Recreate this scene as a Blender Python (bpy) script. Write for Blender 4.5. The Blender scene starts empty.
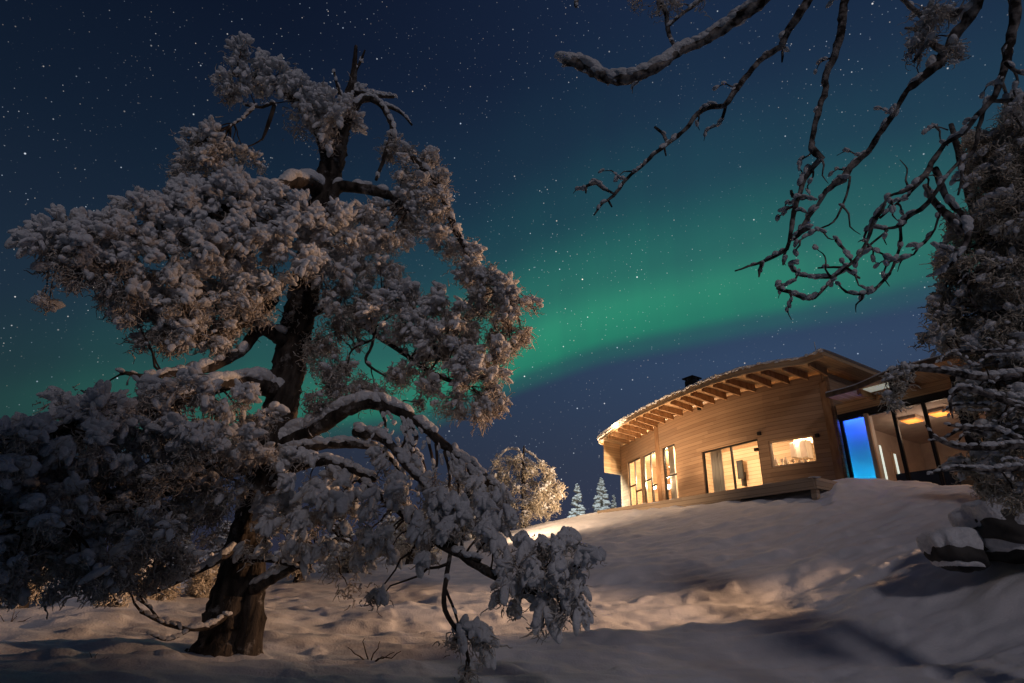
import bpy, math, random
import numpy as np

# ------------------------------------------------------------------ camera, sky, lights
SC = bpy.context.scene
COL = SC.collection
FPX = 600.0
TH = math.atan(600 / 1385.8); PH = math.atan(46 / 1385)
CAM = np.array([0, 0, 0.8])
_s, _c = math.sin(TH), math.cos(TH)
_R = np.array([1.0, 0, 0]); _U = np.array([0, -_s, _c]); FW = np.array([0, _c, _s])
RT = math.cos(PH) * _R + math.sin(PH) * _U
UP = -math.sin(PH) * _R + math.cos(PH) * _U


def ray(px, py):
    return (px - 512) * RT + (341.5 - py) * UP + FPX * FW


def P(px, py, r):
    """world point seen at a photo pixel, r metres away over the ground"""
    d = ray(px, py)
    return CAM + d * (r / math.hypot(d[0], d[1]))


cam_data = bpy.data.cameras.new('camera')
cam = bpy.data.objects.new('camera', cam_data)
COL.objects.link(cam)
cam_data.sensor_width = 36
cam_data.lens = FPX / 1024 * 36
cam_data.clip_start = 0.05
cam_data.clip_end = 6000
from mathutils import Matrix, Vector
cam.matrix_world = Matrix(((RT[0], UP[0], -FW[0], CAM[0]), (RT[1], UP[1], -FW[1], CAM[1]), (RT[2], UP[2], -FW[2], CAM[2]), (0, 0, 0, 1)))
SC.camera = cam
SC.view_settings.view_transform = 'Standard'
SC.view_settings.look = 'None'
SC.view_settings.exposure = 0
SC.view_settings.gamma = 1
SC.render.engine = 'CYCLES'
SC.cycles.max_bounces = 5
SC.cycles.diffuse_bounces = 3
SC.cycles.transparent_max_bounces = 8
SC.cycles.caustics_reflective = False
SC.cycles.caustics_refractive = False
SC.cycles.sample_clamp_indirect = 4
SC.cycles.use_denoising = True
SC.cycles.denoising_prefilter = 'ACCURATE'

MOON_E, MOON_ANG = 0.28, 7.0
MOON_DIR = (-0.22, 0.84, -0.50)      # travels forward and down, from behind the camera
LAMP_E = 3.0

world = bpy.data.worlds.new('World'); SC.world = world
world.use_nodes = True
wn, wl = world.node_tree.nodes, world.node_tree.links
wn.clear()


def wnode(t, **k):
    n = wn.new(t)
    for a, b in k.items():
        setattr(n, a, b)
    return n


def wm(op, a, b=None, clamp=False):
    n = wnode('ShaderNodeMath', operation=op, use_clamp=clamp)
    for i, v in enumerate((a, b)):
        if v is None:
            continue
        if hasattr(v, 'node'):
            wl.new(v, n.inputs[i])
        else:
            n.inputs[i].default_value = v
    return n.outputs[0]


def wramp(fac, stops, interp='LINEAR'):
    n = wnode('ShaderNodeValToRGB')
    n.color_ramp.interpolation = interp
    e = n.color_ramp.elements
    while len(e) < len(stops):
        e.new(0.5)
    for k, (p, c) in enumerate(stops):
        e[k].position = p
        e[k].color = (*c, 1) if len(c) == 3 else c
    wl.new(fac, n.inputs[0])
    return n.outputs[0]


tc = wnode('ShaderNodeTexCoord')
sep = wnode('ShaderNodeSeparateXYZ'); wl.new(tc.outputs['Generated'], sep.inputs[0])
az = wm('ARCTAN2', sep.outputs[0], sep.outputs[1])
el = wm('ARCSINE', sep.outputs[2])
azn = wm('MULTIPLY_ADD', az, 1 / math.pi / 2); azn.node.inputs[2].default_value = 0.5
elp = wm('MULTIPLY', el, 2 / math.pi, True)      # 0 horizon .. 1 zenith
base = wramp(elp, [(0.0, (.036, .034, .062)), (0.13, (.031, .043, .078)), (0.23, (.028, .052, .104)), (0.38, (.014, .031, .070)),
                   (0.52, (.009, .018, .048)), (1.0, (.006, .011, .031))])
# the base sky is darker to the left of the view and behind it
side = wramp(azn, [(0.0, (.30, .30, .30)), (0.33, (.36, .36, .36)), (0.42, (.50, .50, .50)), (0.50, (.85, .85, .85)), (0.56, (1.15, 1.15, 1.15)), (0.63, (1.1, 1.1, 1.1)),
                   (0.75, (.5, .5, .5)), (1.0, (.30, .30, .30))])
mb = wnode('ShaderNodeMix', data_type='RGBA', blend_type='MULTIPLY'); mb.inputs[0].default_value = 1
wl.new(base, mb.inputs[6]); wl.new(side, mb.inputs[7])
# aurora: an arc whose lower edge follows a measured curve of azimuth
nz = wnode('ShaderNodeTexNoise'); nz.inputs['Scale'].default_value = 2.2; nz.inputs['Detail'].default_value = 1.5
wl.new(tc.outputs['Generated'], nz.inputs['Vector'])
edge = wramp(azn, [(0.36, (0.035,) * 3), (0.387, (.10,) * 3), (0.407, (.118,) * 3), (0.441, (.140,) * 3), (0.481, (.178,) * 3),
                   (0.5025, (.218,) * 3), (0.525, (.247,) * 3), (0.553, (.264,) * 3), (0.578, (.270,) * 3), (0.60, (.266,) * 3), (0.63, (.255,) * 3), (0.7, (.2,) * 3)], 'B_SPLINE')
dlt = wm('SUBTRACT', elp, edge)
wob = wm('MULTIPLY', wm('SUBTRACT', nz.outputs[0], 0.5), 0.04)
dlt = wm('ADD', dlt, wob)
prof = wramp(wm('MULTIPLY_ADD', dlt, 1.6, True), [(0, (0, 0, 0))])
prof.node.inputs  # replaced below
dn = wm('ADD', wm('MULTIPLY', dlt, 2.0), 0.1, True)
prof = wramp(dn, [(0.065, (0, 0, 0)), (0.10, (.34, .34, .34)), (0.135, (.95, .95, .95)), (0.17, (1, 1, 1)), (0.27, (.56, .56, .56)),
                  (0.42, (.19, .19, .19)), (0.58, (.06, .06, .06)), (0.80, (.01, .01, .01)), (1.0, (0, 0, 0))], 'EASE')
horiz = wramp(azn, [(0.30, (0, 0, 0)), (0.385, (.14, .14, .14)), (0.44, (.46, .46, .46)), (0.475, (.74, .74, .74)), (0.505, (.92, .92, .92)), (0.53, (.90, .90, .90)),
                    (0.575, (.70, .70, .70)), (0.61, (.48, .48, .48)), (0.72, (0, 0, 0))])
cr_ = wnode('ShaderNodeCombineXYZ'); wl.new(wm('MULTIPLY', az, 9.0), cr_.inputs[0]); wl.new(wm('MULTIPLY', el, 1.2), cr_.inputs[1])
nr_ = wnode('ShaderNodeTexNoise'); nr_.inputs['Scale'].default_value = 1.6; nr_.inputs['Detail'].default_value = 3; wl.new(cr_.outputs[0], nr_.inputs['Vector'])
rays_ = wm('MULTIPLY_ADD', nr_.outputs[0], .55); rays_.node.inputs[2].default_value = .73
am = wm('MULTIPLY', wm('MULTIPLY', prof, horiz), rays_, True)
acol = wramp(dn, [(0.08, (.014, .20, .125)), (0.2, (.030, .27, .165)), (0.45, (.014, .18, .15)), (1.0, (.01, .08, .14))])
ma = wnode('ShaderNodeMix', data_type='RGBA', blend_type='MIX'); wl.new(am, ma.inputs[0])
wl.new(mb.outputs[2], ma.inputs[6]); wl.new(acol, ma.inputs[7])
# stars
cur = ma.outputs[2]
for scale, rad, gain in ((80.0, 0.085, 1.0), (44.0, 0.06, 1.8), (175.0, 0.14, 0.60)):
    vo = wnode('ShaderNodeTexVoronoi'); vo.inputs['Scale'].default_value = scale
    wl.new(tc.outputs['Generated'], vo.inputs['Vector'])
    sc_ = wnode('ShaderNodeSeparateXYZ'); wl.new(vo.outputs['Color'], sc_.inputs[0])
    core = wm('SUBTRACT', 1.0, wm('DIVIDE', vo.outputs['Distance'], rad), True)
    br = wm('MULTIPLY', wm('POWER', sc_.outputs[0], 2.5), gain)
    ns_ = wnode('ShaderNodeTexNoise'); ns_.inputs['Scale'].default_value = 5.0; ns_.inputs['Detail'].default_value = 3; wl.new(tc.outputs['Generated'], ns_.inputs['Vector'])
    dn_ = wm('MULTIPLY', wm('SUBTRACT', ns_.outputs[0], .30, True), 4.4)
    v = wm('MULTIPLY', wm('MULTIPLY', core, br), dn_)
    tint = wramp(sc_.outputs[1], [(0, (1, .82, .66)), (0.4, (1, 1, 1)), (1, (.66, .80, 1))])
    mm = wnode('ShaderNodeMix', data_type='RGBA', blend_type='MULTIPLY'); mm.inputs[0].default_value = 1
    wl.new(tint, mm.inputs[6]); wl.new(v, mm.inputs[7])
    ad = wnode('ShaderNodeMix', data_type='RGBA', blend_type='ADD'); ad.inputs[0].default_value = 1
    wl.new(cur, ad.inputs[6]); wl.new(mm.outputs[2], ad.inputs[7])
    cur = ad.outputs[2]
bg = wnode('ShaderNodeBackground'); wl.new(cur, bg.inputs[0]); bg.inputs[1].default_value = 1.0
wo = wnode('ShaderNodeOutputWorld'); wl.new(bg.outputs[0], wo.inputs[0])
world.cycles.sampling_method = 'MANUAL'
world.cycles.sample_map_resolution = 512


def light(name, kind, loc, energy, color, target=None, **k):
    d = bpy.data.lights.new(name, kind)
    d.energy = energy; d.color = color
    for a, b in k.items():
        setattr(d, a, b)
    o = bpy.data.objects.new(name, d); COL.objects.link(o)
    o.location = [float(v) for v in loc]
    if target is not None:
        o.rotation_euler = (Vector([float(v) for v in target]) - Vector(o.location)).to_track_quat('-Z', 'Y').to_euler()
    return o


mo = light('moon_light', 'SUN', (0, 0, 30), MOON_E, (1.0, .88, .92), None, angle=math.radians(MOON_ANG))
mo.rotation_euler = Vector(MOON_DIR).to_track_quat('-Z', 'Y').to_euler()

# ------------------------------------------------------------------ materials
def mat(name, color=(.5, .5, .5), rough=0.6, metal=0.0, spec=0.3):
    m = bpy.data.materials.new(name); m.use_nodes = True
    b = m.node_tree.nodes['Principled BSDF']
    b.inputs['Base Color'].default_value = (*color, 1)
    b.inputs['Roughness'].default_value = rough
    b.inputs['Metallic'].default_value = metal
    b.inputs['Specular IOR Level'].default_value = spec
    return m


def noisy(name, c1, c2, scale, rough=0.8, bump=0.3, bdist=0.02, detail=5, stretch=(1, 1, 1), coord='Object', spec=0.2, bscale=None, lo=.35, hi=.65):
    m = mat(name, c1, rough, 0, spec)
    n, l = m.node_tree.nodes, m.node_tree.links
    b = n['Principled BSDF']
    t = n.new('ShaderNodeTexCoord'); mp = n.new('ShaderNodeMapping')
    mp.inputs['Scale'].default_value = stretch
    l.new(t.outputs[coord], mp.inputs[0])
    no = n.new('ShaderNodeTexNoise'); no.inputs['Scale'].default_value = scale; no.inputs['Detail'].default_value = detail
    l.new(mp.outputs[0], no.inputs['Vector'])
    r = n.new('ShaderNodeValToRGB')
    r.color_ramp.elements[0].position = lo; r.color_ramp.elements[0].color = (*c1, 1)
    r.color_ramp.elements[1].position = hi; r.color_ramp.elements[1].color = (*c2, 1)
    l.new(no.outputs[0], r.inputs[0]); l.new(r.outputs[0], b.inputs['Base Color'])
    bp = n.new('ShaderNodeBump'); bp.inputs['Strength'].default_value = bump; bp.inputs['Distance'].default_value = bdist
    if bscale:
        n2 = n.new('ShaderNodeTexNoise'); n2.inputs['Scale'].default_value = bscale; n2.inputs['Detail'].default_value = 3
        l.new(mp.outputs[0], n2.inputs['Vector']); l.new(n2.outputs[0], bp.inputs['Height'])
    else:
        l.new(no.outputs[0], bp.inputs['Height'])
    l.new(bp.outputs[0], b.inputs['Normal'])
    return m


M = {}
M['snow'] = noisy('snow', (.70, .71, .74), (.82, .83, .86), 24, .8, .9, .03, 6)
M['ground_snow'] = noisy('ground_snow', (.74, .75, .78), (.83, .83, .86), 3, .7, .45, .02, 8, bscale=34)
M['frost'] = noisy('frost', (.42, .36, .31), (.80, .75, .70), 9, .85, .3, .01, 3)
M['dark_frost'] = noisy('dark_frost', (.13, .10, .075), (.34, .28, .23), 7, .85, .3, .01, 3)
M['white_frost'] = noisy('white_frost', (.55, .60, .60), (.80, .82, .82), 5, .85, .3, .01, 3)
M['pale_frost'] = noisy('pale_frost', (.50, .43, .34), (.78, .72, .62), 5, .85, .3, .01, 3)
M['twig'] = noisy('twig', (.030, .020, .015), (.10, .075, .06), 12, .9, .4, .01, 4)
M['bark'] = noisy('bark', (.035, .024, .018), (.15, .11, .085), 7, .9, 1.0, .05, 8, stretch=(1, 1, .35))
M['bark'] = noisy('bark', (.022, .017, .014), (.095, .078, .066), 9, .9, 1.0, .09, 9, stretch=(1, 1, .3))
_m = M['bark'].node_tree; _n, _l = _m.nodes, _m.links
_t = _n.new('ShaderNodeTexCoord'); _q = _n.new('ShaderNodeTexNoise'); _q.inputs['Scale'].default_value = 3.1; _q.inputs['Detail'].default_value = 8; _q.inputs['Roughness'].default_value = .7
_l.new(_t.outputs['Object'], _q.inputs['Vector'])
_r = _n.new('ShaderNodeValToRGB'); _r.color_ramp.elements[0].position = .56; _r.color_ramp.elements[1].position = .68; _l.new(_q.outputs[0], _r.inputs[0])
_x = _n.new('ShaderNodeMix'); _x.data_type = 'RGBA'; _l.new(_r.outputs[0], _x.inputs[0])
_b = _n['Principled BSDF']; _src = _b.inputs['Base Color'].links[0].from_socket
_l.new(_src, _x.inputs[6]); _x.inputs[7].default_value = (.34, .32, .31, 1); _l.new(_x.outputs[2], _b.inputs['Base Color'])
M['rock'] = noisy('rock', (.035, .034, .034), (.09, .085, .08), 3, .85, .8, .05, 8)


def wood_mat(name, c1, c2, board, axis=2, gap=.035, rough=.55):
    """horizontal or lengthwise boards: seams by a saw wave, each board its own tone and grain"""
    m = mat(name, c1, rough)
    n, l = m.node_tree.nodes, m.node_tree.links
    b = n['Principled BSDF']

    def mt(op, a, b_=None, clamp=False):
        q = n.new('ShaderNodeMath'); q.operation = op; q.use_clamp = clamp
        for i, v in enumerate((a, b_)):
            if v is None: continue
            if hasattr(v, 'node'): l.new(v, q.inputs[i])
            else: q.inputs[i].default_value = v
        return q.outputs[0]
    t = n.new('ShaderNodeUVMap'); t.uv_map = 'uv'
    sp = n.new('ShaderNodeSeparateXYZ'); l.new(t.outputs[0], sp.inputs[0])
    v = mt('DIVIDE', sp.outputs[1], board)
    idx = mt('FLOOR', v); fr = mt('FRACT', v)
    seam = mt('MULTIPLY', mt('LESS_THAN', fr, gap * 2), 1.0)
    run = mt('ADD', sp.outputs[0], mt('MULTIPLY', idx, 7.37))
    cid = n.new('ShaderNodeCombineXYZ'); l.new(mt('FLOOR', mt('DIVIDE', run, 2.4)), cid.inputs[0]); l.new(idx, cid.inputs[1])
    wn_ = n.new('ShaderNodeTexWhiteNoise'); l.new(cid.outputs[0], wn_.inputs[0])
    cg = n.new('ShaderNodeCombineXYZ'); l.new(mt('MULTIPLY', run, 1.2), cg.inputs[0]); l.new(mt('MULTIPLY', sp.outputs[1], 22), cg.inputs[1]); l.new(mt('MULTIPLY', idx, 3.1), cg.inputs[2])
    g = n.new('ShaderNodeTexNoise'); g.inputs['Scale'].default_value = 1.3; g.inputs['Detail'].default_value = 5
    l.new(cg.outputs[0], g.inputs['Vector'])
    f = mt('ADD', mt('MULTIPLY', wn_.outputs[0], .55), mt('MULTIPLY', g.outputs[0], .6), True)
    r = n.new('ShaderNodeValToRGB'); r.color_ramp.elements[0].position = .2; r.color_ramp.elements[1].position = .9
    r.color_ramp.elements[0].color = (*c1, 1); r.color_ramp.elements[1].color = (*c2, 1)
    l.new(f, r.inputs[0])
    mx = n.new('ShaderNodeMix'); mx.data_type = 'RGBA'
    l.new(seam, mx.inputs[0]); l.new(r.outputs[0], mx.inputs[6]); mx.inputs[7].default_value = (c1[0] * .42, c1[1] * .38, c1[2] * .34, 1)
    l.new(mx.outputs[2], b.inputs['Base Color'])
    bp = n.new('ShaderNodeBump'); bp.inputs['Strength'].default_value = .6; bp.inputs['Distance'].default_value = .012
    l.new(mt('SUBTRACT', mt('MULTIPLY', g.outputs[0], .3), seam), bp.inputs['Height']); l.new(bp.outputs[0], b.inputs['Normal'])
    return m


M['cladding'] = wood_mat('cladding', (.32, .20, .12), (.47, .31, .19), .14, gap=.03)
M['soffit'] = wood_mat('soffit', (.40, .25, .13), (.62, .42, .24), .12)
M['beam'] = noisy('beam', (.24, .13, .065), (.40, .24, .13), 6, .6, .3, .01, 5, stretch=(1, 1, .3))
M['room_wood'] = wood_mat('room_wood', (.50, .36, .23), (.66, .50, .35), .16)
M['dark_wood'] = noisy('dark_wood', (.07, .05, .035), (.14, .10, .07), 6, .7, .3, .01, 5)
M['frosted_bark'] = noisy('frosted_bark', (.035, .028, .025), (.40, .36, .34), 16, .9, .8, .03, 8, lo=.42, hi=.66)
M['deck'] = wood_mat('deck_wood', (.34, .26, .19), (.50, .39, .28), .14)
M['frame'] = mat('dark_frame', (.025, .022, .02), .4)
M['pale_frame'] = mat('pale_frame', (.55, .42, .30), .5)
M['black'] = mat('black_metal', (.02, .02, .02), .45, .3)
M['curtain'] = noisy('curtain', (.45, .42, .38), (.62, .58, .53), 6, .9, .5, .03, 3, stretch=(3, 3, .2))
M['sofa'] = mat('sofa_cloth', (.05, .065, .09), .9)
M['white_panel'] = mat('white_panel', (.8, .8, .8), .6)
M['grey_wall'] = noisy('grey_wall', (.42, .36, .33), (.50, .43, .39), 3, .8, .1)
q_ = bpy.data.materials.new('screen_cloth'); q_.use_nodes = True
qn, ql = q_.node_tree.nodes, q_.node_tree.links; qn.clear()
q1 = qn.new('ShaderNodeBsdfTranslucent'); q1.inputs[0].default_value = (.85, .88, .9, 1)
q2 = qn.new('ShaderNodeBsdfDiffuse'); q2.inputs[0].default_value = (.7, .7, .72, 1)
q3 = qn.new('ShaderNodeMixShader'); q3.inputs[0].default_value = .25; q4 = qn.new('ShaderNodeOutputMaterial')
ql.new(q1.outputs[0], q3.inputs[1]); ql.new(q2.outputs[0], q3.inputs[2]); ql.new(q3.outputs[0], q4.inputs[0])
M['screen_cloth'] = q_
M['screen'] = mat('tv_screen', (.03, .035, .04), .2)


def emit(name, color, s):
    m = mat(name, color)
    b = m.node_tree.nodes['Principled BSDF']
    b.inputs['Emission Color'].default_value = (*color, 1); b.inputs['Emission Strength'].default_value = s
    return m


M['lamp_warm'] = emit('lamp_warm', (1, .62, .28), 9)
M['lamp_orange'] = emit('lamp_orange', (1, .36, .07), .62)
M['lamp_small'] = emit('lamp_small', (1, .70, .38), 26)
M['lamp_white'] = emit('lamp_white', (.85, 1, .92), .75)
M['lamp_dim'] = emit('lamp_dim', (.9, .95, .8), .22)
M['led'] = emit('led', (1, .70, .42), 3.0)
M['glow'] = emit('glow_white', (1, .78, .5), 3.0)
g = bpy.data.materials.new('window_glass'); g.use_nodes = True
gn, gl = g.node_tree.nodes, g.node_tree.links; gn.clear()
tr = gn.new('ShaderNodeBsdfTransparent'); tr.inputs[0].default_value = (.93, .95, .95, 1)
gs = gn.new('ShaderNodeBsdfGlossy'); gs.inputs['Roughness'].default_value = .02
lw = gn.new('ShaderNodeLayerWeight'); lw.inputs[0].default_value = .5
pw = gn.new('ShaderNodeMath'); pw.operation = 'POWER'; gl.new(lw.outputs['Facing'], pw.inputs[0]); pw.inputs[1].default_value = 5
fr_ = gn.new('ShaderNodeMath'); fr_.operation = 'MULTIPLY_ADD'; gl.new(pw.outputs[0], fr_.inputs[0]); fr_.inputs[1].default_value = .9; fr_.inputs[2].default_value = .05
mx = gn.new('ShaderNodeMixShader'); go = gn.new('ShaderNodeOutputMaterial')
gl.new(fr_.outputs[0], mx.inputs[0]); gl.new(tr.outputs[0], mx.inputs[1]); gl.new(gs.outputs[0], mx.inputs[2]); gl.new(mx.outputs[0], go.inputs[0])
M['glass'] = g

# ------------------------------------------------------------------ mesh helpers
RNG = np.random.default_rng(7)


def link(o, parent=None):
    COL.objects.link(o)
    if parent is not None:
        o.parent = parent
    return o


def empty(name, loc, label=None, cat=None, group=None):
    o = bpy.data.objects.new(name, None); COL.objects.link(o)
    o.empty_display_size = .3
    o.location = [float(v) for v in loc]
    if label: o['label'] = label
    if cat: o['category'] = cat
    if group: o['group'] = group
    return o


class Acc:
    """collects vertices and faces; build() links them as ONE mesh object"""
    def __init__(s):
        s.v, s.f, s.n = [], [], 0
        s.uv = []

    def add(s, v, f, uv=None):
        v = np.asarray(v, float).reshape(-1, 3)
        s.v.append(v)
        f = [np.asarray(a, int) + s.n for a in f] if isinstance(f, list) else [np.asarray(f, int) + s.n]
        s.f.extend(f)
        s.uv.append(uv)
        s.n += len(v)

    def build(s, name, m, parent=None, smooth=True, origin=None):
        if s.n == 0:
            return None
        v = np.concatenate(s.v)
        if parent is not None and origin is None:
            origin = np.array(parent.matrix_world.translation if parent.parent else parent.location)
            if parent.parent:
                origin = np.array(parent.location) + np.array(parent.parent.location)
        if origin is None:
            origin = np.zeros(3)
        v = v - origin
        arrs = [a.reshape(-1, a.shape[-1]) for a in s.f]
        loops = np.concatenate([a.ravel() for a in arrs])
        tot = np.concatenate([np.full(len(a), a.shape[1]) for a in arrs])
        me = bpy.data.meshes.new(name)
        me.vertices.add(len(v)); me.vertices.foreach_set('co', v.astype(np.float32).ravel())
        me.loops.add(len(loops)); me.loops.foreach_set('vertex_index', loops.astype(np.int32))
        me.polygons.add(len(tot))
        st = np.concatenate([[0], np.cumsum(tot)[:-1]])
        me.polygons.foreach_set('loop_start', st.astype(np.int32)); me.polygons.foreach_set('loop_total', tot.astype(np.int32))
        me.polygons.foreach_set('use_smooth', np.full(len(tot), smooth))
        if s.uv[0] is not None:
            uvs = np.concatenate([np.asarray(u, float).reshape(-1, 2) for u in s.uv])
            lay = me.uv_layers.new(name='uv'); lay.data.foreach_set('uv', uvs[loops].astype(np.float32).ravel())
        me.update(calc_edges=True); me.validate()
        me.materials.append(m)
        o = bpy.data.objects.new(name, me)
        link(o, parent)
        return o


def nrm(a):
    a = np.asarray(a, float)
    return a / np.maximum(np.linalg.norm(a, axis=-1, keepdims=True), 1e-9)


def smooth_path(pts, rad, step):
    """Catmull-Rom through points with radii, resampled about every step metres"""
    pts = np.asarray(pts, float); rad = np.asarray(rad, float)
    p = np.vstack([2 * pts[0] - pts[1], pts, 2 * pts[-1] - pts[-2]])
    out, ro = [], []
    for i in range(len(pts) - 1):
        a, b, c, d = p[i], p[i + 1], p[i + 2], p[i + 3]
        n = max(2, int(np.linalg.norm(c - b) / step))
        t = np.linspace(0, 1, n, endpoint=False)[:, None]
        out.append(.5 * (2 * b + (c - a) * t + (2 * a - 5 * b + 4 * c - d) * t ** 2 + (-a + 3 * b - 3 * c + d) * t ** 3))
        ro.append(rad[i] + (rad[i + 1] - rad[i]) * t[:, 0])
    out.append(pts[-1:]); ro.append(rad[-1:])
    return np.vstack(out), np.concatenate(ro)


def tube(acc, pts, rad, sides=8, rough=0.0, rng=RNG, jit=0.0):
    pts = np.array(pts, float); rad = np.array(rad, float)
    n = len(pts)
    if jit:
        w = rng.normal(size=(n, 3)); w[0] = 0
        pts = pts + w * (jit * rad[:, None])
    t = nrm(np.gradient(pts, axis=0))
    ref = np.array([0.3, 0.9, 0.2]) if abs(t[0][2]) > .8 else np.array([0, 0, 1.0])
    N = np.zeros((n, 3)); a = nrm(np.cross(t[0], ref))
    for i in range(n):
        a = nrm(a - t[i] * a.dot(t[i])); N[i] = a
    B = np.cross(t, N)
    ang = np.arange(sides) / sides * 2 * math.pi
    rr = rad[:, None] * (1 + rough * rng.normal(size=(n, sides)))
    v = pts[:, None, :] + rr[..., None] * (np.cos(ang)[None, :, None] * N[:, None, :] + np.sin(ang)[None, :, None] * B[:, None, :])
    i = np.arange(n - 1)[:, None] * sides; j = np.arange(sides)[None]; k = (j + 1) % sides
    f = np.stack([i + j, i + k, i + sides + k, i + sides + j], -1).reshape(-1, 4)
    v = np.vstack([v.reshape(-1, 3), pts[-1] + t[-1] * rad[-1] * .6, pts[0]])
    e = n * sides
    cap = np.stack([(n - 1) * sides + j[0], (n - 1) * sides + k[0], np.full(sides, e)], -1)
    cap2 = np.stack([k[0], j[0], np.full(sides, e + 1)], -1)
    acc.add(v, [f, cap, cap2])


def ico(sub):
    t = (1 + 5 ** .5) / 2
    v = nrm([(-1, t, 0), (1, t, 0), (-1, -t, 0), (1, -t, 0), (0, -1, t), (0, 1, t), (0, -1, -t), (0, 1, -t), (t, 0, -1), (t, 0, 1), (-t, 0, -1), (-t, 0, 1)])
    f = [(0, 11, 5), (0, 5, 1), (0, 1, 7), (0, 7, 10), (0, 10, 11), (1, 5, 9), (5, 11, 4), (11, 10, 2), (10, 7, 6), (7, 1, 8), (3, 9, 4), (3, 4, 2), (3, 2, 6), (3, 6, 8), (3, 8, 9), (4, 9, 5), (2, 4, 11), (6, 2, 10), (8, 6, 7), (9, 8, 1)]
    v = [tuple(a) for a in v]
    for _ in range(sub):
        c, nf = {}, []

        def mid(a, b):
            k = (min(a, b), max(a, b))
            if k not in c:
                m_ = nrm(np.array(v[a]) + np.array(v[b])); v.append(tuple(m_)); c[k] = len(v) - 1
            return c[k]
        for a, b, d in f:
            x, y, z = mid(a, b), mid(b, d), mid(d, a)
            nf += [(a, x, z), (b, y, x), (d, z, y), (x, y, z)]
        f = nf
    return np.array(v), np.array(f)


def lump_templates(sub, k, rng, amp=.22):
    out = []
    v, f = ico(sub)
    for _ in range(k):
        w = v.copy()
        d = np.zeros(len(v))
        for q in range(5):
            kv = rng.normal(size=3) * (1.2 + q * .5)
            d += np.sin(v @ kv + rng.uniform(0, 6)) * amp / (1 + q * .55)
        w = w * (1 + d[:, None])
        w[:, 2] -= .20 * w[:, 0] ** 2      # the finger bends down at both ends
        out.append(w)
    return out, f


T1, F1 = lump_templates(1, 8, RNG, .20)
T2, F2 = lump_templates(2, 14, RNG, .15)


def place_lumps(acc, pos, xdir, scale, sub=2, rng=RNG):
    """lumps at pos, long axis along xdir, scale (n,3) = along, across, up"""
    pos = np.asarray(pos, float); n = len(pos)
    if n == 0:
        return
    T, Fc = (T2, F2) if sub == 2 else (T1, F1)
    X = nrm(xdir)
    up = np.tile([0, 0, 1.0], (n, 1)) + rng.normal(size=(n, 3)) * .15
    Y = nrm(np.cross(up, X)); Z = np.cross(X, Y)
    tid = rng.integers(0, len(T), n)
    for k in range(len(T)):
        s = np.where(tid == k)[0]
        if len(s) == 0: continue
        t = T[k]
        L = t[None] * scale[s][:, None, :]
        v = pos[s][:, None] + L[..., :1] * X[s][:, None] + L[..., 1:2] * Y[s][:, None] + L[..., 2:] * Z[s][:, None]
        m_ = len(t)
        f = Fc[None] + (np.arange(len(s)) * m_)[:, None, None]
        acc.add(v.reshape(-1, 3), f.reshape(-1, 3))


def strands(acc, pos, dirs, length, width, rng=RNG, seg=4, curl=.5, droop=.35):
    """many thin curled three-sided frost twigs at once"""
    n = len(pos)
    if n == 0:
        return
    p = np.array(pos, float); d = nrm(dirs)
    length = np.broadcast_to(length, n); width = np.broadcast_to(width, n)
    P_, D_ = [p.copy()], [d.copy()]
    for k in range(seg):
        d = nrm(d + rng.normal(size=(n, 3)) * curl + np.array([0, 0, -droop]))
        p = p + d * (length / seg)[:, None]
        P_.append(p.copy()); D_.append(d.copy())
    ref = nrm(rng.normal(size=(n, 3)))
    rings = []
    for k in range(seg + 1):
        A = nrm(np.cross(D_[k], ref)); B = np.cross(D_[k], A)
        w = width * (1 - .65 * k / seg) * rng.uniform(.6, 1.4, n)
        for q in range(3):
            a = q * 2 * math.pi / 3
            rings.append(P_[k] + (math.cos(a) * A + math.sin(a) * B) * w[:, None])
    V = np.stack(rings, 1)      # n, 3*(seg+1), 3
    f = []
    for k in range(seg):
        for q in range(3):
            a, b = k * 3 + q, k * 3 + (q + 1) % 3
            f.append((a, b, b + 3, a + 3))
    f = np.array(f)
    m_ = V.shape[1]
    acc.add(V.reshape(-1, 3), (f[None] + (np.arange(n) * m_)[:, None, None]).reshape(-1, 4))


def box8(acc, a, b, uvs=None):
    """box from 8 corners: a = 4 bottom, b = 4 top (same order); uv in metres per face"""
    a = np.asarray(a, float); b = np.asarray(b, float)
    q = [(a[3], a[2], a[1], a[0]), (b[0], b[1], b[2], b[3])]
    for i in range(4):
        j = (i + 1) % 4
        q.append((a[i], a[j], b[j], b[i]))
    for f in q:
        f = np.array(f)
        e1 = f[1] - f[0]; e2 = f[3] - f[0]
        l1, l2 = np.linalg.norm(e1), np.linalg.norm(e2)
        uv = np.array([(0, 0), (l1, 0), (l1, l2), (0, l2)])
        if uvs == 'long' and l2 > l1:
            uv = uv[:, ::-1]
        acc.add(f, np.array([[0, 1, 2, 3]]), uv + 3.3)


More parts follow.
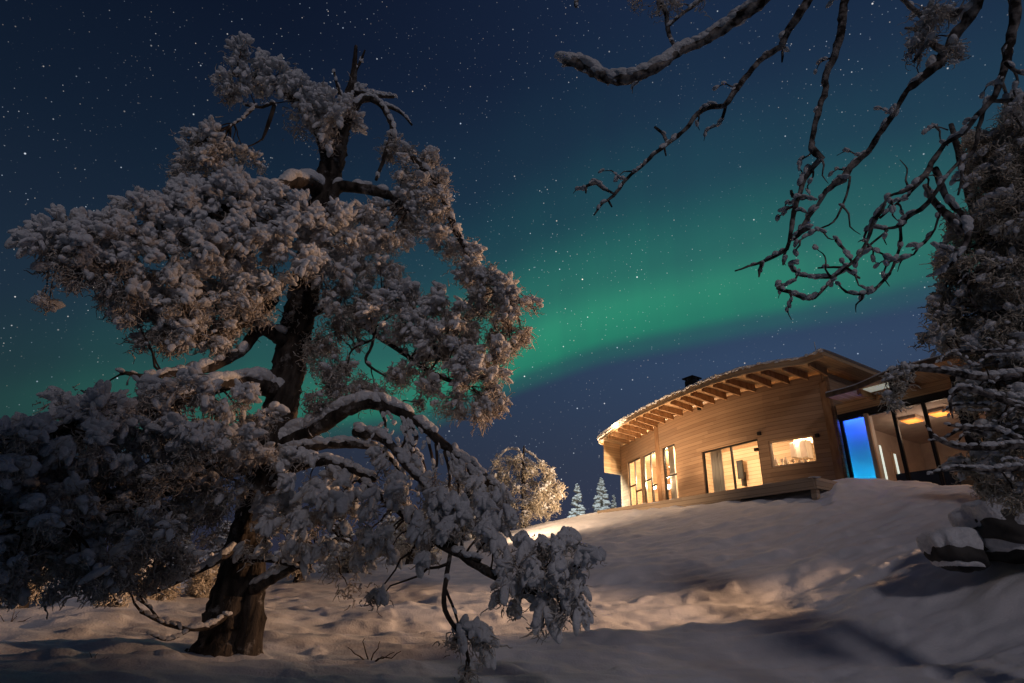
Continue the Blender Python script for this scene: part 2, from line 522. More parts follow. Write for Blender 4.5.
# ------------------------------------------------------------------ terrain
GP = []
for px, py, r in [(0, 683, 7.6), (230, 660, 9.0), (512, 683, 7.3), (800, 683, 9.0), (1024, 683, 9.5), (0, 592, 17), (150, 588, 18), (300, 577, 19),
                  (420, 560, 21), (500, 537, 23), (560, 521, 24), (600, 513, 25), (660, 506, 23.2), (720, 499, 21.6), (780, 495, 20.2), (830, 490, 20.0), (880, 488, 19.8), (960, 490, 18.5),
                  (1010, 530, 13.5), (1024, 500, 17.5), (700, 570, 14.5), (800, 545, 15.5), (900, 545, 14.5), (600, 585, 14.0), (500, 615, 12.0), (700, 617, 12.0), (860, 625, 11.5), (1000, 640, 11.0)]:
    GP.append(P(px, py, r))
GP += [np.array(p) for p in [(0, 0, -.55), (-4, 2, -.3), (4, 2, -.2), (0, -8, -.6), (-12, 0, -.3), (12, 2, .9), (0, 4, -.25), (4.4, 4, 0),
                             (-25, 18, .2), (-20, 28, .3), (-8, 30, 1.8), (3, 32, 3.7), (14, 30, 4.0), (22, 20, 4.0), (22, 8, 3.0), (-8, 45, 1.0), (10, 45, 3.4), (30, 40, 3.5), (-35, 40, -1), (35, 15, 3.5), (-35, 0, -1), (20, -15, .5), (-20, -20, -1)]]
GP = np.array(GP)


def _tps_k(d2):
    return .5 * d2 * np.log(d2 + 1e-9)


def _tps_fit(pts, lam=.4):
    n = len(pts); xy = pts[:, :2]
    d2 = ((xy[:, None] - xy[None]) ** 2).sum(-1)
    K = _tps_k(d2) + lam * np.eye(n)
    Pm = np.hstack([np.ones((n, 1)), xy])
    A = np.zeros((n + 3, n + 3)); A[:n, :n] = K; A[:n, n:] = Pm; A[n:, :n] = Pm.T
    return np.linalg.solve(A, np.concatenate([pts[:, 2], np.zeros(3)]))


TPS = _tps_fit(GP)


def sm(a, b, x):
    t = np.clip((x - a) / (b - a), 0, 1)
    return t * t * (3 - 2 * t)


def fbm(x, y, seed, octs=4, freq=1.0, gain=.5, ang=0.6):
    """cheap value noise on numpy arrays"""
    out = np.zeros_like(x); a = 1.0; tot = 0
    for o in range(octs):
        ca, sa = math.cos(ang * o + seed), math.sin(ang * o + seed)
        X = (x * ca - y * sa) * freq + seed * 13.7 + o * 5.1; Y = (x * sa + y * ca) * freq + seed * 7.3 - o * 3.3
        xi, yi = np.floor(X), np.floor(Y); xf, yf = X - xi, Y - yi
        u, v = xf * xf * (3 - 2 * xf), yf * yf * (3 - 2 * yf)

        def h(i, j):
            q = np.sin(i * 127.1 + j * 311.7 + seed * 17.3) * 43758.5453
            return q - np.floor(q)
        n_ = (h(xi, yi) * (1 - u) + h(xi + 1, yi) * u) * (1 - v) + (h(xi, yi + 1) * (1 - u) + h(xi + 1, yi + 1) * u) * v
        out += a * (n_ * 2 - 1); tot += a; a *= gain; freq *= 2.03
    return out / tot


BUMPS = []   # (x, y, angle, long, short, height)
HOUSE_P1 = P(840, 479, 21)
_azw = math.radians(-32.4)
HD = np.array([math.sin(_azw), math.cos(_azw), 0]); HN = np.array([-HD[1], HD[0], 0])
if HN.dot(-HOUSE_P1) < 0: HN = -HN


def add_bump(px, py, r, ang, L, S, h):
    p = P(px, py, r); BUMPS.append((p[0], p[1], math.radians(ang), L, S, h))


add_bump(800, 566, 13.8, 8, 1.6, .5, .10)
add_bump(735, 580, 13.2, -6, 1.5, .5, .10)
add_bump(850, 560, 14.2, 12, .9, .4, .08)
add_bump(900, 560, 13.2, 0, .8, .4, .10)
add_bump(660, 600, 12, 0, 1.1, .35, .07)
add_bump(850, 480, 19.6, 10, 1.2, .8, .30)
add_bump(250, 662, 9.4, 0, .9, .5, .05)
add_bump(870, 610, 11, -8, 3.0, .8, .22)
add_bump(560, 640, 9.5, 5, 2.0, .6, .10)
add_bump(400, 600, 11.5, 0, 2.2, .6, .12)
add_bump(120, 610, 12, 8, 2.0, .6, .14)
add_bump(110, 665, 8.5, 6, 1.0, .4, .06)
add_bump(60, 600, 14, 0, 1.6, .6, .2)


def gz(x, y):
    x = np.asarray(x, float); y = np.asarray(y, float)
    sh = x.shape; xf, yf = x.ravel(), y.ravel()
    z = np.zeros(len(xf))
    n = len(GP)
    for s in range(0, len(xf), 20000):
        a = slice(s, s + 20000)
        d2 = (xf[a, None] - GP[None, :, 0]) ** 2 + (yf[a, None] - GP[None, :, 1]) ** 2
        z[a] = _tps_k(d2) @ TPS[:n] + TPS[n] + TPS[n + 1] * xf[a] + TPS[n + 2] * yf[a]
    r = np.hypot(xf, yf)
    z = np.clip(z, -3, 5)
    far = -6 + 1.5 * fbm(xf, yf, 3.1, 3, .01)
    k = sm(34, 90, r)
    z = z * (1 - k) + far * k
    # rolling drifts, wind lips, small lumps
    near = 1 - sm(40, 60, r)
    w = fbm(xf + .6 * yf, yf * 2.2, 1.7, 3, .22)
    z = z + near * (.07 * w)
    q = fbm(xf * .5 + .12 * yf, yf * 1.5, 4.4, 4, .8)
    z = z + near * (.055 * (1 - np.abs(q)) ** 3 - .015)
    z = z + near * .020 * fbm(xf, yf * 1.6, 8.8, 4, 2.6)
    m1 = fbm(xf, yf * 1.3, 9.9, 3, .75)
    z = z + near * .065 * sm(.05, .6, m1) + near * .03 * sm(.25, .6, fbm(xf, yf, 5.5, 2, 2.1))
    z = z + near * .075 * fbm(xf * .45 + .3 * yf, yf * 2.2 - .25 * xf, 2.9, 3, 1.1, ang=.12) + near * .020 * fbm(xf * .6, yf * 3.0, 7.7, 2, 4.5, ang=.1)
    p = fbm(xf, yf, 6.6, 2, 1.5)
    z = z - near * .04 * sm(.42, .75, p)
    for bx, by, an, L, S, h in BUMPS:
        dx, dy = xf - bx, yf - by
        a = dx * math.cos(an) + dy * math.sin(an); b = -dx * math.sin(an) + dy * math.cos(an)
        z = z + h * np.exp(-(a / L) ** 2 - (np.where(b > 0, b / (S * 1.8), b / (S * .7))) ** 2)
    dxh, dyh = xf - HOUSE_P1[0], yf - HOUSE_P1[1]
    uh = dxh * HD[0] + dyh * HD[1]; oh = dxh * HN[0] + dyh * HN[1]
    wo_h = np.where(uh < 0, 0.0, np.where(uh < 7.65, np.interp(uh, [0, .8, 1.9, 3.3, 4.7, 6.2, 7.65], [.0, .22, .42, .48, .34, .08, -.30]), -.45 - (uh - 7.65) * .36))
    ins = (uh > -9.4) & (uh < 11.5) & (oh < wo_h - .10) & (oh > -5.3)
    z = np.where(ins, np.minimum(z, HOUSE_P1[2] - 1.15), z)
    return z.reshape(sh)


def ground_mesh():
    az_ = np.concatenate([np.linspace(-180, -62, 60, endpoint=False), np.linspace(-62, 62, 620, endpoint=False), np.linspace(62, 180, 60, endpoint=False)])
    az_ = np.radians(az_)
    rr = np.concatenate([np.geomspace(.4, 5, 30, endpoint=False), np.linspace(5, 27, 420, endpoint=False), np.geomspace(27, 5000, 90)])
    A_, R_ = np.meshgrid(az_, rr)
    x, y = np.sin(A_) * R_, np.cos(A_) * R_
    z = gz(x, y)
    n, m_ = A_.shape
    v = np.stack([x, y, z], -1).reshape(-1, 3)
    i = np.arange(n - 1)[:, None] * m_; j = np.arange(m_)[None]; k = (j + 1) % m_
    f = np.stack([i + j, i + m_ + j, i + m_ + k, i + k], -1).reshape(-1, 4)[:, ::-1]
    v = np.vstack([v, [0, 0, gz(np.array([0.]), np.array([0.]))[0]]])
    c = len(v) - 1
    cap = np.stack([np.full(m_, c), k[0], j[0]], -1)[:, ::-1]
    a = Acc(); a.add(v, [f, cap])
    o = a.build('snow_ground', M['ground_snow'])
    o['kind'] = 'structure'
    return o


ground_mesh()


def gzp(x, y):
    return float(gz(np.array([x]), np.array([y]))[0])

# ------------------------------------------------------------------ the house
HP = HOUSE_P1


def H(u, o, z):
    return HP + HD * u + HN * o + np.array([0, 0, z])


_wu = np.array([0, .8, 1.9, 3.3, 4.7, 6.2, 7.65]); _wo = np.array([.0, .22, .42, .48, .34, .08, -.30])


def ow(u):      # plan curve of the outer wall
    u = np.asarray(u, float)
    return np.where(u <= 7.65, np.interp(u, _wu, _wo), -.45 - (u - 7.65) * .36)


def WUZ(px, py, back=0.0):
    """where the sight line through a photo pixel meets the curved wall: (u, z)"""
    q = ray(px, py); off = 0.0
    for _ in range(30):
        o = HP + HN * (off - back); t = (o - CAM).dot(HN) / q.dot(HN); p = CAM + q * t - HP
        u = p.dot(HD); off = float(ow(u))
    return u, p[2]


house = empty('house', H(3, -2, -.4), 'long curved timber house with deep eaves and glowing windows on the slope', 'house')
ORI = np.array(house.location)
Z0, ZT = -.45, 3.42


def wall_with_holes(name, us, holes, z0, zt, m, parent, off=0.0, th=.18, offf=None):
    """upright curved wall between us[0] and us[1]; holes = (u0,u1,z0,z1) lists; solid, with reveals"""
    offf = offf or ow
    ub = sorted(set([us[0], us[1]] + [h[0] for h in holes] + [h[1] for h in holes] + list(np.arange(us[0] + .5, us[1], .5))))
    zb = sorted(set([z0, zt] + [h[2] for h in holes] + [h[3] for h in holes]))
    acc = Acc()

    def hole(i, j):
        if i < 0 or j < 0 or i >= len(ub) - 1 or j >= len(zb) - 1: return True
        a, b = (ub[i] + ub[i + 1]) / 2, (zb[j] + zb[j + 1]) / 2
        return any(h[0] < a < h[1] and h[2] < b < h[3] for h in holes)

    def q(pts, uv):
        acc.add(pts, np.array([[0, 1, 2, 3]]), uv)
    for i in range(len(ub) - 1):
        for j in range(len(zb) - 1):
            if hole(i, j): continue
            u0, u1, a0, a1 = ub[i], ub[i + 1], zb[j], zb[j + 1]
            f0, f1 = float(offf(u0)) + off, float(offf(u1 - 1e-4)) + off
            uv = [(u0, a0), (u1, a0), (u1, a1), (u0, a1)]
            q([H(u0, f0, a0), H(u1, f1, a0), H(u1, f1, a1), H(u0, f0, a1)], uv)
            q([H(u1, f1 - th, a0), H(u0, f0 - th, a0), H(u0, f0 - th, a1), H(u1, f1 - th, a1)], uv)
            for (di, dj, pa, pb) in ((-1, 0, (u0, f0, a1), (u0, f0, a0)), (1, 0, (u1, f1, a0), (u1, f1, a1)), (0, -1, (u0, f0, a0), (u1, f1, a0)), (0, 1, (u1, f1, a1), (u0, f0, a1))):
                if hole(i + di, j + dj):
                    A_, B_ = H(*pa), H(*pb)
                    C_, D_ = H(pb[0], pb[1] - th, pb[2]), H(pa[0], pa[1] - th, pa[2])
                    q([A_, B_, C_, D_], [(0, 0), (1, 0), (1, .1), (0, .1)])
    return acc.build(name, m, parent, smooth=False)


def hbox(acc, u0, u1, o0, o1, z0, z1, uvs=None):
    box8(acc, [H(u0, o0, z0), H(u1, o0, z0), H(u1, o1, z0), H(u0, o1, z0)], [H(u0, o0, z1), H(u1, o0, z1), H(u1, o1, z1), H(u0, o1, z1)], uvs)


def pxrect(x0, y0, x1, y1, back=0.0):
    a = WUZ(x0, y0, back); b = WUZ(x1, y1, back)
    return a, b


def window(parent, u0, u1, z0, z1, mull=(), trans=(), m='frame', fw=.06, offf=None, back=.05, name='window', dep=.07):
    """frame with bars as one part, its glass a sub-part"""
    offf = offf or ow
    o0, o1 = float(offf(u0)), float(offf(u1 - 1e-4))

    def of(u): return o0 + (o1 - o0) * (u - u0) / (u1 - u0) - back
    a = Acc()

    def bar(ua, ub_, za, zb_):
        box8(a, [H(ua, of(ua) - dep, za), H(ub_, of(ub_) - dep, za), H(ub_, of(ub_), za), H(ua, of(ua), za)],
             [H(ua, of(ua) - dep, zb_), H(ub_, of(ub_) - dep, zb_), H(ub_, of(ub_), zb_), H(ua, of(ua), zb_)])
    bar(u0, u0 + fw, z0, z1); bar(u1 - fw, u1, z0, z1)
    bar(u0 + fw, u1 - fw, z0, z0 + fw); bar(u0 + fw, u1 - fw, z1 - fw, z1)
    cuts = sorted([u0 + fw] + list(mull) + [u1 - fw])
    for c in mull: bar(c - fw / 2, c + fw / 2, z0 + fw, z1 - fw)
    for k, (ua, ub_, zz) in enumerate(trans): bar(ua, ub_, zz - fw / 2, zz + fw / 2)
    w = a.build(name, M[m], parent, smooth=False, origin=ORI)
    ga = Acc()
    ga.add([H(u0 + fw * .5, of(u0) - dep * .5, z0 + fw * .5), H(u1 - fw * .5, of(u1) - dep * .5, z0 + fw * .5), H(u1 - fw * .5, of(u1) - dep * .5, z1 - fw * .5), H(u0 + fw * .5, of(u0) - dep * .5, z1 - fw * .5)], np.array([[0, 1, 2, 3]]))
    gp = ga.build('pane', M['glass'], w, smooth=False, origin=ORI)
    return w


# window positions read off the photograph
d0 = WUZ(757.5, 439); d1 = WUZ(701.5, 451)
DOOR = (d0[0], d1[0], -.38, (d0[1] + d1[1]) / 2)
k0 = WUZ(812.5, 434.5); k1 = WUZ(768, 441); kb0 = WUZ(814, 462)
KIT = (k0[0], k1[0], kb0[1], k0[1])
t0 = WUZ(674.5, 443); t1 = WUZ(662, 446)
TALL = (t0[0], t1[0], -.30, t0[1])
l0 = WUZ(656, 449.5); l1 = WUZ(642.5, 455); l2 = WUZ(640, 456); l3 = WUZ(627.5, 461)
LW1 = (max(l0[0], 7.8), l1[0], -.30, l0[1]); LW2 = (l2[0], l3[0], -.30, l2[1] - .02)
UEND = WUZ(621, 450)[0]
wall_with_holes('wall', (0, 7.65), [DOOR, KIT, TALL], Z0, ZT, M['cladding'], house)
wall_with_holes('wall', (7.65, UEND), [LW1, LW2], Z0, ZT, M['cladding'], house, offf=lambda u: -.45 - (np.asarray(u) - 7.65) * .36)
lf = lambda u: -.45 - (np.asarray(u, float) - 7.65) * .36
window(house, *DOOR, mull=[DOOR[0] + (DOOR[1] - DOOR[0]) * .48], name='sliding_door')
window(house, *KIT, m='pale_frame', fw=.05, mull=[])
zt_ = TALL[2] + (TALL[3] - TALL[2]) * .50
window(house, *TALL, trans=[(TALL[0] + .06, TALL[1] - .06, zt_ + .1)])
for W_ in (LW1, LW2):
    mu = W_[0] + (W_[1] - W_[0]) * .5; zz = W_[2] + (W_[3] - W_[2]) * .52
    window(house, *W_, mull=[mu], trans=[(W_[0] + .06, mu - .03, zz - .12), (mu + .03, W_[1] - .06, zz + .2)], offf=lf)

for (px, py) in ((760, 434), (818, 436), (700, 409), (757, 450)):
    u, z = WUZ(px, py)
    o_ = float(ow(min(max(u, .05), 7.6)))
    a = Acc(); hbox(a, u - .05, u + .05, o_ + .002, o_ + .10, z - .05, z + .06); a.build('wall_fitting', M['frame'], house, False)
# interior of the main rooms (floor, back wall, ceiling, end walls) as house parts
a = Acc(); hbox(a, .2, UEND, -5.2, -.66 - 1.4, Z0 - .1, Z0 + .02); hbox(a, .2, 7.6, -2.06, -.22, Z0 - .1, Z0 + .02)
a.build('room_floor', M['room_wood'], house, False)
a = Acc(); hbox(a, 0, UEND, -5.4, -5.2, Z0, ZT); a.build('back_wall', M['room_wood'], house, False)
a = Acc(); hbox(a, .2, 7.6, -5.2, -.7, 2.75, 2.85); hbox(a, 7.61, UEND - .05, -5.2, -2.1, 2.75, 2.85); a.build('room_ceiling', M['room_wood'], house, False)
a = Acc(); hbox(a, -.22, 0, -5.2, -.02, Z0, ZT); a.build('end_wall', M['cladding'], house, False)
a = Acc(); hbox(a, UEND - .02, UEND + .16, -5.2, float(lf(UEND)) - .05, Z0, ZT); a.build('end_wall', M['cladding'], house, False)
a = Acc(); hbox(a, 7.66, 7.76, -5.2, -1.6, Z0, 2.75); a.build('room_partition', M['room_wood'], house, False)
# corner post between the two walls
a = Acc(); hbox(a, 7.56, 7.78, -.62, -.26, Z0, ZT); a.build('corner_post', M['beam'], house, False)
a = Acc(); hbox(a, -.16, .10, -.16, .05, Z0, ZT - .3); a.build('corner_post', M['beam'], house, False)

# ---- roof: the plan curve of the eave read off the photo at the height of the eave
ZE = 3.55


def HZ(px, py, z):
    q = ray(px, py); t = (HP[2] + z - CAM[2]) / q[2]; p = CAM + q * t - HP
    return p.dot(HD), p.dot(HN)


eave = [HZ(x, y, ZE + .19) for x, y in [(822, 349), (800, 356.5), (760, 363), (720, 374), (680, 390), (650, 404), (625, 417.5), (607, 430), (600, 438)]]
eave += [(max(11.9, eave[-1][0] + .12), -2.6), (max(11.9, eave[-1][0] + .12), -5.9)]
ee, _ = smooth_path([(u, o, 0) for u, o in eave], [0] * len(eave), .18)
ee = ee[:, :2]
wob = lambda n, s, a_: np.array([math.sin(i * s) * a_ for i in range(n)])


def slab_from_curve(name, curve, back, z0, z1, m, parent, inset=0.0):
    """roof slab between the eave curve and a back line"""
    acc = Acc(); n = len(curve)
    c = np.array(curve)
    bo = np.array([(u, back) for u, _ in c])
    c2 = c + np.array([0, -inset])
    for top in (0, 1):
        z = z1 if top else z0
        v = np.array([H(u, o, z) for u, o in c2] + [H(u, o, z) for u, o in bo])
        uv = np.array([(o, u) for u, o in c2] + [(o, u) for u, o in bo]) + 20
        i = np.arange(n - 1)
        f = np.stack([i, i + 1, i + 1 + n, i + n], -1)
        acc.add(v, f if not top else f[:, ::-1], uv)
    for line in (c2, bo):
        v = np.array([H(u, o, z0) for u, o in line] + [H(u, o, z1) for u, o in line])
        uv = np.array([(u, 0) for u, o in line] + [(u, z1 - z0) for u, o in line])
        i = np.arange(n - 1); f = np.stack([i, i + 1, i + 1 + n, i + n], -1)
        acc.add(v, f, uv)
    for k in (0, -1):
        acc.add([H(*c2[k], z0), H(*bo[k], z0), H(*bo[k], z1), H(*c2[k], z1)], np.array([[0, 1, 2, 3]]), [(0, 0), (1, 0), (1, .2), (0, .2)])
    return acc.build(name, m, parent, False)


roof = slab_from_curve('roof', ee, -6.0, ZE, ZE + .12, M['soffit'], house)
# fascia board along the curve
a = Acc()
for i in range(len(ee) - 1):
    (u0, o0), (u1, o1) = ee[i], ee[i + 1]
    box8(a, [H(u0, o0 + .003, ZE - .10), H(u1, o1 + .003, ZE - .10), H(u1, o1 + .05, ZE - .10), H(u0, o0 + .05, ZE - .10)],
         [H(u0, o0 + .003, ZE + .13), H(u1, o1 + .003, ZE + .13), H(u1, o1 + .05, ZE + .13), H(u0, o0 + .05, ZE + .13)])
a.build('fascia', M['soffit'], roof, False, origin=ORI)
# rafters running out from the wall under the soffit
for k, ur in enumerate(np.linspace(-.2, 10.6, 19)):
    i = int(np.argmin(abs(ee[:, 0] - ur)))
    ue, oe = ee[i]
    uw = ur
    o_in = float(ow(min(max(uw, 0), UEND))) + .01
    if oe - .02 <= o_in + .15: continue
    a = Acc()
    box8(a, [H(ue - .04, oe - .02, ZE - .20), H(ue + .04, oe - .02, ZE - .20), H(uw + .04, o_in, ZE - .26), H(uw - .04, o_in, ZE - .26)],
         [H(ue - .04, oe - .02, ZE - .002), H(ue + .04, oe - .02, ZE - .002), H(uw + .04, o_in, ZE - .002), H(uw - .04, o_in, ZE - .002)], 'long')
    a.build('rafter', M['beam'], roof, False, origin=ORI)
# snow lying on the roof, ragged at the eave
a = Acc()
n = len(ee)
rng = np.random.default_rng(3)
edge_w = fbm(np.arange(n) * .37, np.zeros(n), 2.2, 3, 1.0) * .10
rings = []
for k, (oo, zz) in enumerate([(.055, .135), (.075, .155), (.045, .18), (-.10, .20), (-.6, .22), (-2.5, .22), (-6 + 0, .22)]):
    if k < 6:
        rings.append([H(u, o + oo + (edge_w[i] if k < 4 else 0), ZE + zz + (edge_w[i] * .4)) for i, (u, o) in enumerate(ee)])
    else:
        rings.append([H(u, -6, ZE + zz) for u, o in ee])
rings.insert(0, [H(u, o - .05, ZE + .125) for u, o in ee])
v = np.array(rings); K_ = v.shape[0]
i = np.arange(K_ - 1)[:, None] * n; j = np.arange(n - 1)[None]
a.add(v.reshape(-1, 3), np.stack([i + j, i + j + 1, i + n + j + 1, i + n + j], -1).reshape(-1, 4))
rs = a.build('roof_snow', M['snow'], house)
# lumps and frost along the eave
a = Acc()
idx = rng.uniform(0, n - 1.01, 420)
pos = []
for q in idx:
    i = int(q); f = q - i; u = ee[i, 0] * (1 - f) + ee[i + 1, 0] * f; o = ee[i, 1] * (1 - f) + ee[i + 1, 1] * f
    pos.append(H(u, o + .06 + rng.normal() * .025, ZE + .135 + rng.normal() * .02))
sc_ = rng.uniform(.025, .055, 420)[:, None] * np.array([[1.6, .8, .7]])
place_lumps(a, pos, np.tile(HD, (420, 1)) + rng.normal(size=(420, 3)) * .2, sc_, 1, rng)
a.build('edge_frost', M['snow'], rs, True, origin=ORI)
# warm LED strip tucked under the left end of the eave
a = Acc(); sel = ee[(ee[:, 0] > 8.3) & (ee[:, 1] > -1.4)]
ledp = [H(u, o + .055, ZE + .02) for u, o in sel]
lq = len(ledp)
v, f = ico(1)
for i in range(0, lq - 1):
    for t in (0, .5):
        c = np.array(ledp[i]) * (1 - t) + np.array(ledp[i + 1]) * t + rng.normal(size=3) * .012
        a.add(c + v * .024, f)
for zz in np.arange(ZE - .06, ZE - 1.45, -.11):
    a.add(H(eu2 + .04 if 'eu2' in globals() else sel[-1][0], sel[-1][1], zz) + v * .024, f)
a.build('light_string', M['led'], roof, True, origin=ORI)
for i in (lq // 4, lq - 2):
    light('string_light', 'POINT', np.array(ledp[i]) + HN * .25 - np.array([0, 0, .1]), 60, (1, .72, .45), shadow_soft_size=.25)
# chimney
_oc = 0.55
_q = ray(689, 385.5); _o = HP + HN * _oc; _t = (_o - CAM).dot(HN) / _q.dot(HN); _p = CAM + _q * _t - HP
cu, cz = _p.dot(HD), _p[2]
ch = Acc(); cz += .20; hbox(ch, cu - .20, cu + .20, _oc - .40, _oc, ZE + .05, cz)
chim = ch.build('chimney', M['black'], roof, False, origin=ORI)
ch = Acc(); hbox(ch, cu - .27, cu + .27, _oc - .47, _oc + .07, cz + .10, cz + .15)
for du in (-.17, .17):
    for do in (-.37, -.04): hbox(ch, cu + du - .02, cu + du + .02, _oc + do - .02, _oc + do + .02, cz, cz + .10)
ch.build('chimney_cap', M['black'], chim, False, origin=ORI)
# small mast at the roof corner
mu_, mo_ = HZ(820, 349, ZE + .2)
a = Acc(); tube(a, [H(mu_ + .3, mo_ - .3, ZE + .2), H(mu_ + .3, mo_ - .3, ZE + .62)], [.015, .012], 6); a.build('roof_mast', M['white_frost'], roof, origin=ORI)
# boarded windscreen panel closing the left end under the eave
eu, eo = ee[-1]
wu, wo_ = UEND + .1, float(lf(UEND))
eu2, eo2 = HZ(601.5, 441, ZE)
a = Acc()
zb = ZE - 1.5
nv = 9
hn = np.array([0.05, .0])
prev = None
for k in range(nv):
    t = k / (nv - 1)
    u = eu2 + (wu - eu2) * t; o = eo2 - .12 + (wo_ - eo2 + .1) * t
    cur_ = (u, o)
    if prev:
        (pu, po) = prev
        box8(a, [H(pu, po, zb), H(u, o, zb), H(u + .04, o - .05, zb), H(pu + .04, po - .05, zb)], [H(pu, po, ZE - .004), H(u, o, ZE - .004), H(u + .04, o - .05, ZE - .004), H(pu + .04, po - .05, ZE - .004)])
    prev = cur_
a.build('end_panel', M['soffit'], house, False)

# ---- deck
ZD = -.38
dk = [HZ(x, y, ZD) for x, y in [(598, 511.5), (660, 501.5), (720, 492), (780, 482.5), (814, 477.5)]]
dk0 = dk[0]; dk1 = dk[-1]
pl = dk[::-1]
a = Acc()
box8(a, [H(pl[0][0], pl[0][1], ZD - .06), H(dk0[0], dk0[1], ZD - .06), H(dk0[0], -1.2, ZD - .06), H(pl[0][0], .0, ZD - .06)],
     [H(pl[0][0], pl[0][1], ZD), H(dk0[0], dk0[1], ZD), H(dk0[0], -1.2, ZD), H(pl[0][0], .0, ZD)])
deck = a.build('deck', M['deck'], house, False)
a = Acc()
box8(a, [H(pl[0][0], pl[0][1] - .02, ZD - .30), H(dk0[0], dk0[1] - .02, ZD - .30), H(dk0[0], dk0[1] + .04, ZD - .30), H(pl[0][0], pl[0][1] + .04, ZD - .30)],
     [H(pl[0][0], pl[0][1] - .02, ZD + .02), H(dk0[0], dk0[1] - .02, ZD + .02), H(dk0[0], dk0[1] + .04, ZD + .02), H(pl[0][0], pl[0][1] + .04, ZD + .02)])
a.build('deck_fascia', M['deck'], deck, False, origin=ORI)
a = Acc(); hbox(a, dk1[0] - .03, dk1[0] + .03, -.1, dk1[1], ZD - .28, ZD + .015); a.build('deck_fascia', M['deck'], deck, False, origin=ORI)
for uu in (dk1[0] + .12, dk1[0] + 2.6, dk1[0] + 5.1):
    t = (uu - dk1[0]) / (dk0[0] - dk1[0]); oo = dk1[1] + (dk0[1] - dk1[1]) * t
    a = Acc(); hbox(a, uu - .08, uu + .08, oo - .22, oo - .06, ZD - 1.3, ZD - .06); a.build('deck_post', M['deck'], deck, False, origin=ORI)
a = Acc()
m_ = 26
uu = rng.uniform(dk1[0], dk0[0], m_); t = (uu - dk1[0]) / (dk0[0] - dk1[0]); oo = dk1[1] + (dk0[1] - dk1[1]) * t - rng.uniform(0, .5, m_)
place_lumps(a, [H(u, o, ZD + .0) for u, o in zip(uu, oo)], np.tile(HD, (m_, 1)), rng.uniform(.06, .16, m_)[:, None] * np.array([[2, 1, .12]]), 1, rng)
a.build('deck_snow', M['snow'], deck, True, origin=ORI)

# ---- glazed wing to the right
ZG = WUZ(837, 420)[1]


def WF(px, py, off=0.0):
    q = ray(px, py); o = HP + HN * off; t = (o - CAM).dot(HN) / q.dot(HN); p = CAM + q * t - HP
    return p.dot(HD), p[2]


g_l = WF(838, 420)[0]; g_1 = WF(843.5, 440)[0]; g_2 = WF(870, 440)[0]; g_3 = WF(898.5, 440)[0]; g_4 = WF(931, 440)[0]; g_5 = WF(962, 440)[0]
ZGT = WF(838, 420)[1]
ZF = -.95
GE = g_5 - .1
wf = lambda u: np.zeros_like(np.asarray(u, float)) - .05
cuts = [g_l, g_1, g_2, g_3, g_4, GE]
for k in range(5):
    window(house, cuts[k + 1] + .002, cuts[k] - .002, ZF, ZGT, fw=.045 if k != 2 else .05, offf=wf, back=0, name='glass_panel', m='frame' if k not in (1,) else 'frame')
a = Acc(); hbox(a, g_2 - .10, g_2 + .02, -.02, .06, ZF, ZGT); a.build('glazing_post', M['pale_frame'], house, False)
a = Acc(); hbox(a, GE - .30, GE - .02, -.15, .04, ZF, 2.29); a.build('wing_post', M['frame'], house, False)
window(house, GE - 2.3, GE - .33, ZF + .6, ZGT, mull=[GE - 1.1, GE - 1.7], trans=[], offf=wf, back=0)
a = Acc(); hbox(a, GE - 6, GE - 2.32, -.2, 0, ZF, 2.29); hbox(a, GE - 2.3, GE - .33, -.2, 0, ZF, ZF + .58); a.build('wall', M['cladding'], house, False)
a = Acc(); hbox(a, GE - 6, g_l, -.14, .0, ZGT + .002, ZGT + .16); a.build('lintel', M['frame'], house, False)
a = Acc(); hbox(a, GE - 6, g_l, -.12, -.02, ZGT + .16, 2.298); a.build('wall_band', M['soffit'], house, False)
# wing roof
eW = [HZ(x, y, 2.46) for x, y in [(826, 392), (888, 369.5), (930, 357.5)]]
o1 = eW[1][1]
we = [(GE - 7, 1.2), (eW[2][0], eW[2][1]), (eW[1][0], eW[1][1]), (eW[0][0] - .9, .92), (eW[0][0], eW[0][1])]
we = [(u, o) for u, o in we]
wr = slab_from_curve('wing_roof', we[::-1], -5.4, 2.30, 2.40, M['soffit'], house)
a = Acc()
for (u0, oA), (u1, oB) in zip(we[:-1], we[1:]):
    box8(a, [H(u0, oA + .002, 2.27), H(u1, oB + .002, 2.27), H(u1, oB + .06, 2.27), H(u0, oA + .06, 2.27)], [H(u0, oA + .002, 2.405), H(u1, oB + .002, 2.405), H(u1, oB + .06, 2.405), H(u0, oA + .06, 2.405)])
a.build('fascia', M['dark_wood'], wr, False, origin=ORI)
a = Acc()
ws, _ = smooth_path([(u, o, 0) for u, o in we], [0] * len(we), .25)
nn = len(ws); ew = fbm(np.arange(nn) * .6, np.zeros(nn), 5.2, 3, 1.0) * .06
rg = [[H(u, o - .03, 2.41) for u, o, _ in ws], [H(u, o + .05 + e * .5, 2.42) for (u, o, _), e in zip(ws, ew)], [H(u, o + e * .5, 2.465) for (u, o, _), e in zip(ws, ew)], [H(u, o - .5, 2.49) for u, o, _ in ws], [H(u, -5.4, 2.50) for u, o, _ in ws]]
v = np.array(rg); i = np.arange(4)[:, None] * nn; j = np.arange(nn - 1)[None]
a.add(v.reshape(-1, 3), np.stack([i + j, i + n * 0 + j + 1, i + nn + j + 1, i + nn + j], -1).reshape(-1, 4)[:, ::-1])
a.build('wing_roof_snow', M['snow'], house)
for ur in np.arange(-9, -.3, 1.25):
    a = Acc(); hbox(a, ur - .05, ur + .05, .02, .85, 2.14, 2.298, 'long'); a.build('rafter', M['beam'], wr, False, origin=ORI)
